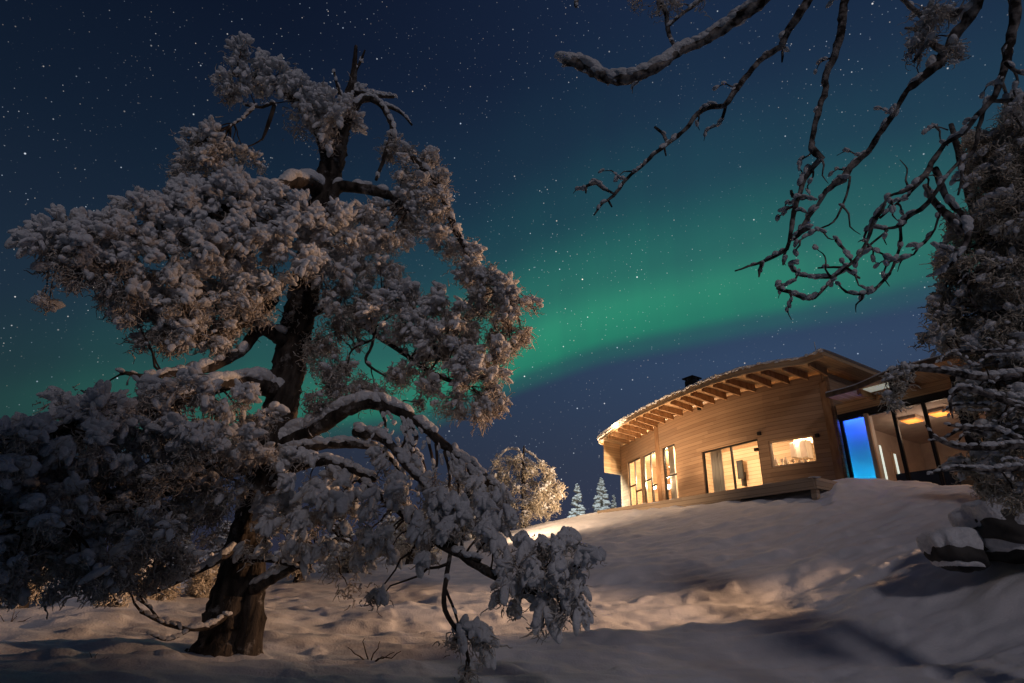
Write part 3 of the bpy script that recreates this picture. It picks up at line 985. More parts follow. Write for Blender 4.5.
# skylight-like pale panel in the soffit
su, so = HZ(866, 381, 2.29); so = min(so - .2, .62)
a = Acc(); hbox(a, su - .42, su + .42, so - .22, so + .2, 2.275, 2.298); a.build('soffit_lamp', M['lamp_dim'], wr, False, origin=ORI)
# wing interior
a = Acc(); hbox(a, GE - 6, -.25, -5.2, -.13, ZF - .1, ZF); a.build('wing_floor', M['grey_wall'], house, False)
a = Acc(); hbox(a, GE - 6, -.25, -5.4, -5.2, ZF, 2.29); wbk = a.build('wing_back_wall', M['grey_wall'], house, False)
a = Acc(); hbox(a, GE - 6, -.25, -5.2, -.13, ZGT + .06, ZGT + .14); a.build('wing_ceiling', M['grey_wall'], house, False)
a = Acc(); hbox(a, g_2 + .02, g_2 + .05, -.40, -.26, ZF, ZGT + .05); hbox(a, g_2 + .02, -.25, -.44, -.40, ZF, ZGT + .05); hbox(a, -.29, -.25, -.40, -.26, ZF, ZGT + .05)
a.build('wing_partition', M['white_panel'], house, False)
a = Acc(); hbox(a, g_2 + .055, -.295, -.255, -.25, ZF, ZGT + .05); a.build('blue_screen', M['screen_cloth'], house, False)


def tagm(o, label, cat, group=None):
    o['label'] = label; o['category'] = cat
    if group: o['group'] = group
    return o


def wing_at(px, py, o):
    u, z = WF(px, py, o); return u, z


a = Acc(); hbox(a, -.27, -.235, -5.18, -.56, ZF, ZGT + .055); a.build('wing_side_wall', M['grey_wall'], house, False)


def side_at(px, py, u0):
    q = ray(px, py); o = HP + HD * u0; t = (o - CAM).dot(HD) / q.dot(HD); p = CAM + q * t - HP
    return p.dot(HN), p[2]


# two bright tall windows seen on the side wall of the glazed room
for (x0, y0, x1, y1) in ((877, 444, 886, 484), (890, 452, 901, 484)):
    (oa, za), (ob, zb_) = side_at(x0, y0, -.27), side_at(x1, y1, -.27)
    zb_ = max(zb_, ZF + .1); om, oM = min(oa, ob), max(oa, ob)
    a = Acc(); hbox(a, -.33, -.272, om, oM, zb_, za)
    w = a.build('side_window', M['pale_frame'], house, False)
    a = Acc(); hbox(a, -.345, -.332, om + .07, oM - .07, zb_ + .06, za - .06); a.build('pane', M['lamp_white'], w, False, origin=ORI)


def fix(name, label, cat, builder_list, loc, group=None):
    t = empty(name, loc, label, cat, group)
    for nm, ac, mm in builder_list:
        ac.build(nm, mm, t, False)
    return t


# orange ceiling lamps of the wing
for (px, py, lab) in ((912, 421, 'glowing orange ceiling lamp behind the third glass pane of the wing'), (940, 414, 'glowing orange ceiling lamp behind the last glass pane near the snowy tree')):
    u, o = HZ(px, py, ZGT - .05)
    a = Acc(); hbox(a, u - .25, u + .25, o - .30, o + .30, ZGT - .03, ZGT + .058)
    b = Acc(); hbox(b, u - .21, u + .21, o - .26, o + .26, ZGT - .06, ZGT - .031)
    fix('ceiling_lamp', lab, 'lamp', [('housing', a, M['pale_frame']), ('diffuser', b, M['lamp_orange'])], H(u, o, ZGT + .05), 'orange lamps in the glazed wing')
# sofa behind the glass
su0, su1 = wing_at(905, 475, -1.0)[0], wing_at(958, 470, -1.0)[0]
a = Acc(); hbox(a, su1, su0, -1.6, -.7, ZF + .12, ZF + .5)
b = Acc(); hbox(b, su1, su0, -.68, -.45, ZF + .1, ZF + .95)
c = Acc(); hbox(c, su1 - .2, su1 - .002, -1.6, -.45, ZF + .1, ZF + .72); c2_ = Acc(); hbox(c2_, su0 + .002, su0 + .2, -1.6, -.45, ZF + .1, ZF + .72)
fix('sofa', 'dark blue sofa standing behind the glass wall of the wing', 'sofa', [('seat', a, M['sofa']), ('backrest', b, M['sofa']), ('armrest', c, M['sofa']), ('armrest', c2_, M['sofa'])], H((su0 + su1) / 2, -1, ZF))


def room_at(px, py, o):
    return WF(px, py, o)


# television on the back wall seen through the sliding door
tu0, tz0 = room_at(736, 461, -3.9); tu1, tz1 = room_at(744, 478, -3.9)
a = Acc(); hbox(a, min(tu0, tu1), max(tu0, tu1), -3.96, -3.9, tz1, tz0)
b = Acc(); hbox(b, min(tu0, tu1) + .04, max(tu0, tu1) - .04, -3.898, -3.89, tz1 + .04, tz0 - .04)
c = Acc(); hbox(c, (tu0 + tu1) / 2 - .05, (tu0 + tu1) / 2 + .05, -4.2, -3.965, tz1 - .3, tz1 + .3)
fix('television', 'dark television screen on the boarded wall behind the sliding door', 'television', [('housing', a, M['black']), ('screen', b, M['screen']), ('bracket', c, M['black'])], H((tu0 + tu1) / 2, -3.9, tz1))
a = Acc(); hbox(a, DOOR[0] - 1.8, 7.64, -4.35, -4.2, Z0, 2.75); a.build('room_partition', M['room_wood'], house, False)


def curtain(u0, u1, o, z0, z1, label, group='curtains beside the lit windows'):
    nu = 48
    us = np.linspace(u0, u1, nu); a = Acc()
    pts = []
    for z in (z0, z1):
        pts.append([H(u, o + .04 * math.sin(k * 1.15), z) for k, u in enumerate(us)])
    for z in (z1, z0):
        pts.append([H(u, o - .012 + .04 * math.sin(k * 1.15), z) for k, u in enumerate(us)])
    v = np.array(pts).reshape(-1, 3)
    j = np.arange(nu - 1)
    f = np.vstack([np.stack([j + q * nu, j + 1 + q * nu, j + 1 + ((q + 1) % 4) * nu, j + ((q + 1) % 4) * nu], -1) for q in range(4)])
    a.add(v, f)
    return tagm(a.build('curtain', M['curtain'], None, origin=None), label, 'curtain', group)


curtain(DOOR[1] - .62, DOOR[1] - .12, float(ow(DOOR[1])) - .35, Z0 + .03, 2.3, 'pale gathered curtain hanging at the left side of the sliding door')
curtain(TALL[1] - .30, TALL[1] - .02, float(ow(TALL[1])) - .35, Z0 + .03, 2.5, 'pale curtain at the left edge of the single narrow tall window')

# kitchen things behind the square window
for k, (px, h) in enumerate([(776, .3), (782, .22), (786, .3), (793, .2), (800, .24), (806, .2)]):
    u, z = WF(px, 462, -.55)
    a = Acc()
    prof_ = [(.001, 0), (.05, 0), (.05, .02), (.012, .04), (.012, .10), (.055, .15), (.06, h)] if k % 2 else [(.001, 0), (.06, 0), (.06, h * .6), (.02, h * .75), (.02, h)]
    ang = np.arange(10) / 10 * 2 * math.pi
    v = np.array([[H(u, -.55, z - .12 + zz) + np.array([math.cos(t), math.sin(t), 0]) * rr_ for t in ang] for rr_, zz in prof_]).reshape(-1, 3)
    i = np.arange(len(prof_) - 1)[:, None] * 10; j = np.arange(10)[None]; kk = (j + 1) % 10
    a.add(v, np.stack([i + j, i + kk, i + 10 + kk, i + 10 + j], -1).reshape(-1, 4))
    tagm(a.build('glass_jar' if k % 2 == 0 else 'wine_glass', M['white_panel']), ('pale bottle' if k % 2 == 0 else 'stemmed glass') + ' on the counter behind the square kitchen window', 'bottle' if k % 2 == 0 else 'glass', 'bottles behind the kitchen window' if k % 2 == 0 else 'glasses behind the kitchen window')
a = Acc(); hbox(a, KIT[0] - .3, KIT[1] + .4, -.9, -.30, KIT[2] - .16, KIT[2] - .10); hbox(a, KIT[0] - .25, KIT[1] + .35, -.88, -.32, Z0 + .03, KIT[2] - .162)
tagm(a.build('kitchen_counter', M['room_wood'], None, False), 'pale wooden counter under the square kitchen window', 'counter')
# wall cabinets beyond the kitchen window
for k, (xa, xb, ya, yb) in enumerate(((789, 797, 443, 457), (799, 808, 441, 457))):
    (ua, za), (ub_, zb_) = WF(xa, ya, -2.6), WF(xb, yb, -2.6)
    um, uM = min(ua, ub_), max(ua, ub_)
    a = Acc(); hbox(a, um, uM, -2.95, -2.6, zb_, za); b = Acc(); hbox(b, um + .03, uM - .03, -2.598, -2.575, zb_ + .03, za - .03)
    fix('wall_cabinet', 'grey wall cabinet seen through the square kitchen window, ' + ('the left one' if k == 0 else 'the right one'), 'cabinet', [('carcass', a, M['curtain']), ('door', b, M['grey_wall'])], H((um + uM) / 2, -2.7, zb_), 'wall cabinets in the kitchen')
a = Acc(); hbox(a, -.0, 3.2, -3.2, -3.05, Z0, 2.74); a.build('room_partition', M['room_wood'], house, False)
# small lamps inside, each with its light
LAMPS = [(DOOR[0] + .5, -2.6, 2.4, 48, 'round lamp glowing in the room behind the sliding door'), ((KIT[0] + KIT[1]) / 2, -1.6, 2.3, 46, 'round lamp glowing behind the square kitchen window'),
         (6.4, -1.3, 2.3, 190, 'round lamp glowing behind the narrow tall window'), (8.3, -1.7, 1.9, 190, 'round lamp glowing behind the tall window beside the corner post'),
         (9.3, -2.2, 1.9, 190, 'round lamp glowing behind the leftmost tall window')]
for k, (u, o, z, e, lab) in enumerate(LAMPS):
    t = empty('room_lamp', H(u, o, z), lab, 'lamp', 'round lamps inside the house')
    v, f = ico(2); a = Acc(); a.add(H(u, o, z) + v * .07, f); a.build('bulb', M['lamp_small'], t)
    a = Acc(); tube(a, [H(u, o, z + .06), H(u, o, 2.75)], [.008, .008], 5); a.build('cord', M['black'], t)
    L = light('room_light', 'POINT', H(u, o, z - .12), e * LAMP_E, (1, .74, .47), shadow_soft_size=.1)
# wall lamps and a bright lamp low behind the tall windows
for (px, py, off, lab) in ((668, 487, -.45, 'bright small lamp low behind the narrow tall window'), (654, 487, -1.3, 'bright small lamp low behind the tall window at the wall corner')):
    u, z = WF(px, py, off)
    t = empty('table_lamp', H(u, off, z), lab, 'lamp', 'low lamps behind the tall windows')
    v, f = ico(2); a = Acc(); a.add(H(u, off, z) + v * .10, f); a.build('lamp_shade', M['lamp_small'], t)
    a = Acc(); tube(a, [H(u, off, Z0 + .03), H(u, off, z - .05)], [.02, .02], 6); a.build('stem', M['black'], t)
    light('table_light', 'POINT', H(u, off, z + .18), 55 * LAMP_E, (1, .74, .47), shadow_soft_size=.08)
# wing lights: blue bay at the left, warm dim on the right
light('blue_light', 'AREA', H((g_2 - .25) / 2, -.325, ZGT), 26, (.03, .10, 1), H((g_2 - .25) / 2, -.326, -1), shape='RECTANGLE', size=.7, size_y=.10)
light('blue_floor_light', 'AREA', H((g_2 - .25) / 2, -.325, ZF + .05), 120, (.01, .52, 1), H((g_2 - .25) / 2, -.326, 2), shape='RECTANGLE', size=.7, size_y=.10)
light('blue_room_light', 'POINT', H(-1.0, -.12, 1.5), 2.5, (.15, .12, 1), shadow_soft_size=.1)
for (px, py) in ((912, 421), (940, 414)):
    u, o = HZ(px, py, ZGT - .05)
    light('wing_light', 'POINT', H(u, o, ZGT - .35), 4.5 * LAMP_E, (1, .68, .46), shadow_soft_size=.2)
light('wing_light', 'POINT', H(GE - 1.6, -1.5, .8), 14 * LAMP_E, (1, .45, .18), shadow_soft_size=.2)

# assumed up-lighting lamps standing on the deck, inferred from the bright eave underside
for k, u in enumerate((1.6, 4.6, 7.2, 9.4)):
    o_ = float(ow(u)) + 1.25
    t = empty('added_deck_lamp', H(u, o_, ZD), ('assumed small deck floodlight below the square window', 'assumed small deck floodlight left of the sliding door', 'assumed small deck floodlight by the wall corner', 'assumed small deck floodlight at the far end of the deck')[k], 'lamp', 'assumed floodlights on the deck')
    a = Acc(); hbox(a, u - .06, u + .06, o_ - .06, o_ + .06, ZD + .002, ZD + .10); a.build('lamp_body', M['black'], t, False)
    light('added_deck_light', 'SPOT', H(u, o_, ZD + .16), (40, 330, 1050, 2100)[k], (1, .66, .38), H(u + .1, o_ - .55, 3.6), spot_size=math.radians(120), spot_blend=.9, shadow_soft_size=.05)


def added_yard_lamp(x, y, h, e, target, label, size=60, blend=.7, color=(1, .60, .34)):
    z = gzp(x, y)
    t = empty('added_yard_lamp', (x, y, z), label, 'lamp', 'added yard lamps round the house')
    a = Acc(); tube(a, [(x, y, z - .3), (x, y, z + h)], [.06, .045], 8); a.build('pole', M['black'], t)
    dv = nrm(np.array(target) - np.array((x, y, z + h)))
    a = Acc(); tube(a, [np.array((x, y, z + h)) - dv * .10, np.array((x, y, z + h)) + dv * .12], [.10, .16], 12); a.build('lamp_head', M['black'], t)
    light('added_yard_light', 'SPOT', np.array((x, y, z + h)) + dv * .25, e, color, target, spot_size=math.radians(size), spot_blend=blend, shadow_soft_size=.16)


added_yard_lamp(14.6, 9.6, 1.7, 9500, (0.0, 12.6, 3.7), 'assumed tall yard lamp, unseen beside the glazed wing, aimed across the snow', 48, .7, (1, .57, .31))  # assumed lamp beyond the right edge, added to warm the snow and pine
_g = P(462, 540, 19.0)  # added lamp, kept out of sight, warms the deck and the slope
added_yard_lamp(_g[0], _g[1], 1.9, 1500, H(7.0, 2.0, -1.0), 'added lamp hidden behind the drooping boughs to light the deck', 84, 1.0, (1, .66, .40))
for (u_, o_, e_, tg, c_, sz, lab) in ((7.9, 2.15, 620, P(528, 488, 26), (1, .68, .40), 60, 'added small deck floodlight aimed at the weeping pine'), (8.2, 2.0, 8500, P(597, 497, 41), (.86, 1, .96), 34, 'added small deck floodlight aimed at the frosted spruces')):  # low floodlights added on the deck to brighten the pine and spruces
    t = empty('added_deck_lamp', H(u_, o_, ZD), lab, 'lamp', 'added floodlights at the far end of the deck')
    a = Acc(); hbox(a, u_ - .05, u_ + .05, o_ - .05, o_ + .05, ZD + .002, ZD + .09); a.build('lamp_body', M['black'], t, False)
    light('added_deck_light', 'SPOT', H(u_, o_, ZD + .22), e_, c_, tg, spot_size=math.radians(sz), spot_blend=.7, shadow_soft_size=.05)
# spots added under the soffit to warm the snow before the deck, housings unlit
for k, u in enumerate((1.2, 3.6, 6.0, 8.2)):
    i = int(np.argmin(abs(ee[:9999, 0] - u) + 100 * (ee[:, 0] > 11))); o_ = ee[i, 1] - .35
    v, f = ico(2); a = Acc(); a.add(H(u, o_, ZE - .03) + v * np.array([.05, .05, .02]), f); a.build('added_spot_housing', M['black'], roof, True, origin=ORI)
    light('added_soffit_spot', 'SPOT', H(u, o_, ZE - .08), (60, 110, 200, 320)[k], (1, .62, .34), H(u, o_ + 2.4, ZD - 1), spot_size=math.radians(95), spot_blend=.6, shadow_soft_size=.04)

# ------------------------------------------------------------------ snowy trees
LAST = [None]


def limb_obj(name, pts, widths, parent, m='bark', sides=10, step=.07, rough=.06, jit=.06, snow=None, snow_k=1.0, rng=RNG, ssz=.8, pre=None):
    """pts = (px, py, r) list, widths = pixel widths; snow lumps are laid on its upper side into snow"""
    W_ = np.array([P(*p) for p in pts])
    rad = []
    for (px, py, r), w in zip(pts, widths):
        d = ray(px, py); depth = r / math.hypot(d[0], d[1]) * FPX
        rad.append(max(w * depth / FPX / 2, .004))
    pp, rr = smooth_path(W_, rad, step)
    if name:
        a = pre or Acc(); tube(a, pp, rr, sides, rough, rng, jit); LAST[0] = a.build(name, M[m], parent).name
    if snow is not None:
        T = nrm(np.gradient(pp, axis=0))
        seg = np.linalg.norm(np.diff(pp, axis=0), axis=1).sum()
        flat = np.sqrt(np.clip(1 - T[:, 2] ** 2, 0, 1))
        n = int(seg * 24 * snow_k / ssz)
        if n:
            i = rng.integers(0, len(pp), n)
            keep = rng.random(n) < flat[i] * 1.1 - .15
            i = i[keep]
            n = len(i)
            r_ = rr[i]
            s_ = np.clip((r_ * rng.uniform(.6, 1.15, n) + .018) * ssz, .014, .15)
            pos = pp[i] + np.array([0, 0, 1]) * (r_ * .75 + s_ * .25)[:, None] + rng.normal(size=(n, 3)) * (r_ * .2)[:, None]
            place_lumps(snow, pos, T[i] + rng.normal(size=(n, 3)) * .2, s_[:, None] * np.array([[1.7, 1, .75]]) * rng.uniform(.8, 1.2, (n, 3)), 2, rng)
    return pp, rr


def limbs_cloud(limbs):
    return np.concatenate([l[0] for l in limbs]), np.concatenate([l[1] for l in limbs])


def spray_clumps(clumps, snow, frost, twigs, cloud, rng, fing=25, fsize=.039, strand=50, slen=.15, swid=.0085, spacing=15.0, density=1.0, hang=.75):
    """clumps: (px, py, r, rx_px, ry_px, snow_k, frost_k[, size_k]); sprays of snow fingers over hanging frost twigs"""
    for c in clumps:
        px, py, r, rx, ry, sk, fk = c[:7]
        zk = c[7] if len(c) > 7 else 1.0
        d = ray(px, py); depth = r / math.hypot(d[0], d[1]) * FPX; mpp = depth / FPX
        RX, RY = rx * mpp, ry * mpp
        RZ = max(.55 * (RX + RY), .12)
        cen = P(px, py, r)
        vdir = nrm(d)
        side = nrm(np.cross(vdir, [0, 0, 1])); upv = np.cross(side, vdir)
        ns = max(2, int(density * 2.3 * rx * ry / (spacing * zk) ** 2 * 3.14))
        q = nrm(rng.normal(size=(ns, 3))) * (rng.uniform(.12, 1.0, ns) ** .42)[:, None]
        q *= (1 + .18 * np.sin(q[:, :1] * 5 + q[:, 1:2] * 4 + rng.uniform(0, 6)))
        sc = cen + q[:, :1] * RX * side + q[:, 1:2] * RY * upv + q[:, 2:] * RZ * vdir
        out = nrm(q[:, :1] / RX * side + q[:, 1:2] / RY * upv + q[:, 2:] / RZ * vdir)
        sr = mpp * spacing * zk * .62 * rng.uniform(.7, 1.3, ns)         # spray radius
        # snow fingers
        upness = np.clip(q[:, 1] * .6 + .55 + rng.normal(size=ns) * .18, 0, 1)
        nf = rng.poisson(np.clip(fing * sk * upness, 0, 40))
        idx = np.repeat(np.arange(ns), nf); m_ = len(idx)
        if m_:
            fd = nrm(out[idx] * .55 + np.array([0, 0, .55]) + rng.normal(size=(m_, 3)) * .62)
            pos = sc[idx] + fd * (sr[idx] * rng.uniform(.3, 1.0, m_))[:, None]
            xd = nrm(fd + np.array([0, 0, -hang]) + out[idx] * .4 + rng.normal(size=(m_, 3)) * .35)
            s_ = fsize * zk * rng.uniform(.62, 1.35, m_)
            place_lumps(snow, pos, xd, s_[:, None] * np.stack([rng.uniform(1.2, 2.7, m_), rng.uniform(.7, 1.1, m_), rng.uniform(.68, 1.0, m_)], -1), 2 if fsize * zk / mpp > 3.5 else 1, rng)
        # merged pads of snow on the upper sprays
        ip = np.where(rng.random(ns) < np.clip((upness - .45) * 1.6, 0, .9) * min(sk, 1))[0]
        if len(ip):
            m_ = len(ip)
            sp_ = fsize * zk * rng.uniform(1.3, 2.3, m_)
            place_lumps(snow, sc[ip] + np.array([0, 0, 1]) * (sr[ip] * .45)[:, None] + out[ip] * (sr[ip] * .3)[:, None], out[ip] + rng.normal(size=(m_, 3)) * .4 - [0, 0, .3], sp_[:, None] * np.stack([rng.uniform(1.1, 1.7, m_), rng.uniform(.8, 1.1, m_), rng.uniform(.40, .6, m_)], -1), 2, rng)
        # frost twigs
        ks = np.clip(strand * fk * (1.15 - .55 * upness), 0, 400)
        nf = rng.poisson(ks); idx = np.repeat(np.arange(ns), nf); m_ = len(idx)
        if m_:
            dd = nrm(out[idx] * .7 + rng.normal(size=(m_, 3)) * .8 + np.array([0, 0, -.35]))
            pos = sc[idx] + rng.normal(size=(m_, 3)) * (sr[idx] * .45)[:, None]
            strands(frost, pos, dd, slen * rng.uniform(.35, 1.2, m_), swid * rng.uniform(.7, 1.5, m_), rng, 4, .8, .12)
        # woody twigs tie the sprays to the nearest limb
        if cloud is not None and twigs is not None:
            CP, CR = cloud
            k = max(2, int(ns * .35))
            for i in rng.choice(ns, min(k, ns), False):
                dist = np.linalg.norm(CP - sc[i], axis=1)
                j = int(np.argmin(dist + rng.random(len(dist)) * .25))
                L = dist[j]
                if L < .08 or L > 2.6: continue
                a_, b_ = CP[j], sc[i]
                mid = (a_ + b_) / 2 + np.array([0, 0, .16 * L]) + rng.normal(size=3) * .08 * L
                t_ = np.linspace(0, 1, 7)[:, None]
                pth = (1 - t_) ** 2 * a_ + 2 * t_ * (1 - t_) * mid + t_ ** 2 * b_ + rng.normal(size=(7, 3)) * .018 * L
                tube(twigs, pth, np.linspace(min(.008 + .012 * L, .028), .006, 7), 4)


# ---- the big old pine at the left
TR = 9.0
rng = np.random.default_rng(21)
pine = empty('pine_tree', P(230, 664, TR), 'huge old leaning pine laden with snow, filling the left of the picture', 'tree')
snow, frost, twigs = Acc(), Acc(), Acc()
limbs = []
tp = [(196, 700, TR), (208, 672, TR), (222, 640, TR), (240, 570, TR), (258, 500, TR), (276, 430, TR), (292, 355, TR), (305, 290, TR), (317, 230, TR), (328, 180, TR), (338, 140, TR), (347, 105, TR), (353, 80, TR), (356, 46, TR)]
tw = [66, 58, 46, 38, 34, 32, 31, 28, 26, 24, 20, 13, 7, 3]
limbs.append(limb_obj('trunk', tp, tw, pine, sides=30, step=.06, rough=.07, jit=.03))
limb_obj('trunk_buttress', [(246, 672, TR - .12), (250, 625, TR - .14), (258, 550, TR - .1), (268, 470, TR - .05)], [34, 26, 18, 8], pine, sides=12, step=.08, rough=.08, jit=.05)
LS = [  # (points, widths, snow)
    ([(318, 190, 8.9), (300, 182, 8.6), (278, 186, 8.4), (240, 200, 8.2), (180, 222, 8.1), (110, 238, 8.0), (45, 245, 7.9)], [16, 14, 12, 9, 8, 6, 3], 1.0),
    ([(322, 215, 9), (335, 190, 8.8), (352, 187, 8.7), (378, 192, 8.6), (398, 200, 8.5), (408, 212, 8.4)], [16, 12, 11, 10, 8, 5], .25),
    ([(330, 175, 9), (322, 140, 8.9), (300, 105, 8.8), (268, 82, 8.7), (232, 74, 8.6)], [14, 11, 9, 7, 4], 1.2),
    ([(343, 125, 9), (362, 100, 8.9), (380, 104, 8.8), (392, 128, 8.8), (385, 155, 8.7), (376, 180, 8.7)], [10, 7, 6, 5, 4, 3], 1.5),
    ([(352, 92, 9), (372, 95, 8.9), (394, 97, 8.8)], [5, 5, 3], 2.5),
    ([(380, 104, 8.8), (400, 112, 8.7), (412, 125, 8.6)], [4, 3, 2], 2),
    ([(387, 145, 8.8), (415, 160, 8.6), (440, 190, 8.5), (458, 235, 8.4), (485, 275, 8.3), (512, 300, 8.2)], [5, 7, 7, 6, 5, 3], 1.0),
    ([(300, 320, 9), (330, 308, 8.9), (352, 316, 8.8), (376, 335, 8.7), (402, 352, 8.6), (430, 372, 8.5), (462, 385, 8.4)], [9, 7, 6, 5, 5, 5, 4], .3),
    ([(378, 312, 8.6), (372, 345, 8.6), (366, 362, 8.6), (388, 378, 8.5)], [3, 3, 3, 2], .2),
    ([(372, 340, 8.6), (352, 350, 8.6), (348, 365, 8.6)], [2.5, 2, 1.5], .2),
    ([(290, 345, 9), (262, 330, 8.6), (240, 352, 8.4), (205, 368, 8.2), (150, 376, 8.0), (120, 372, 7.9)], [14, 12, 11, 10, 6, 3], .5),
    ([(282, 398, 9), (262, 385, 8.7), (235, 382, 8.4), (190, 396, 8.1), (120, 415, 7.7), (40, 432, 7.4), (-30, 440, 7.2)], [20, 17, 15, 13, 11, 9, 6], .9),
    ([(272, 450, 9), (310, 432, 8.6), (350, 408, 8.2), (380, 404, 8.0), (415, 420, 7.8), (450, 450, 7.5), (478, 470, 7.3), (500, 488, 7.1)], [19, 16, 14, 12, 10, 9, 7, 4], .7),
    ([(355, 432, 8.2), (385, 440, 7.8), (410, 470, 7.4), (440, 500, 7.0)], [10, 9, 7, 4], .8),
    ([(268, 455, 9), (310, 447, 8.5), (350, 444, 8.2), (380, 450, 8.0), (400, 470, 7.9)], [12, 9, 8, 6, 3], 1.2),
    ([(430, 500, 7.3), (452, 545, 6.9), (485, 570, 6.6), (520, 588, 6.4), (555, 592, 6.2)], [8, 8, 9, 10, 5], .4),
    ([(360, 480, 7.8), (410, 520, 7.3), (445, 548, 6.9), (480, 560, 6.6)], [6, 7, 7, 5], .4),
    ([(452, 545, 6.9), (446, 580, 6.7), (445, 610, 6.6), (462, 638, 6.5), (470, 665, 6.5)], [4, 5, 5, 4, 3], .3),
    ([(446, 590, 6.7), (455, 612, 6.6), (462, 640, 6.5)], [3, 2.5, 2], .2),
    ([(262, 500, 9), (290, 470, 8.5), (330, 462, 8.2), (375, 480, 7.8)], [14, 11, 9, 6], .8),
    ([(252, 590, 8.8), (285, 572, 8.4), (318, 553, 8.2), (350, 530, 8.0)], [13, 9, 7, 4], .4),
    ([(240, 560, 8.9), (270, 560, 8.4), (312, 572, 8.1)], [6, 5, 2], 1.4),
    ([(232, 612, 8.9), (205, 628, 8.4), (172, 626, 8.2), (140, 612, 8.0)], [7, 5, 4, 2], .7),
    ([(190, 630, 8.3), (168, 640, 8.1), (150, 634, 8.0)], [3, 2.5, 1.5], .9), ([(160, 622, 8.1), (150, 608, 8.1), (138, 600, 8.0)], [3, 2, 1.2], .9),
    ([(275, 300, 8.9), (255, 320, 8.4), (225, 330, 8.2), (190, 338, 8.1)], [8, 7, 5, 3], .3),
    ([(348, 120, 9), (340, 95, 8.9), (334, 72, 8.8)], [5, 4, 2], 1),
    ([(356, 70, 9), (362, 58, 8.95), (365, 50, 8.9)], [3, 2.5, 1.5], 1.5),
    ([(245, 105, 8.6), (262, 107, 8.6), (274, 104, 8.6), (268, 125, 8.6), (262, 140, 8.6)], [2.5, 3, 4, 4, 2], 1.5),
    ([(255, 106, 8.6), (243, 118, 8.6), (230, 126, 8.6)], [3, 2.5, 1.5], 1.5),
    ([(270, 470, 9), (225, 470, 8.5), (170, 490, 8), (100, 515, 7.6), (20, 530, 7.3)], [14, 12, 10, 8, 4], .9),
    ([(150, 595, 8.2), (180, 580, 8.3), (215, 562, 8.6), (240, 545, 8.9)], [3, 5, 7, 9], .9),
]
for pts, w, sk in LS:
    limbs.append(limb_obj('bough', pts, w, pine, snow=snow, snow_k=sk, rng=rng))
cloud = limbs_cloud(limbs)
r0 = 8.6
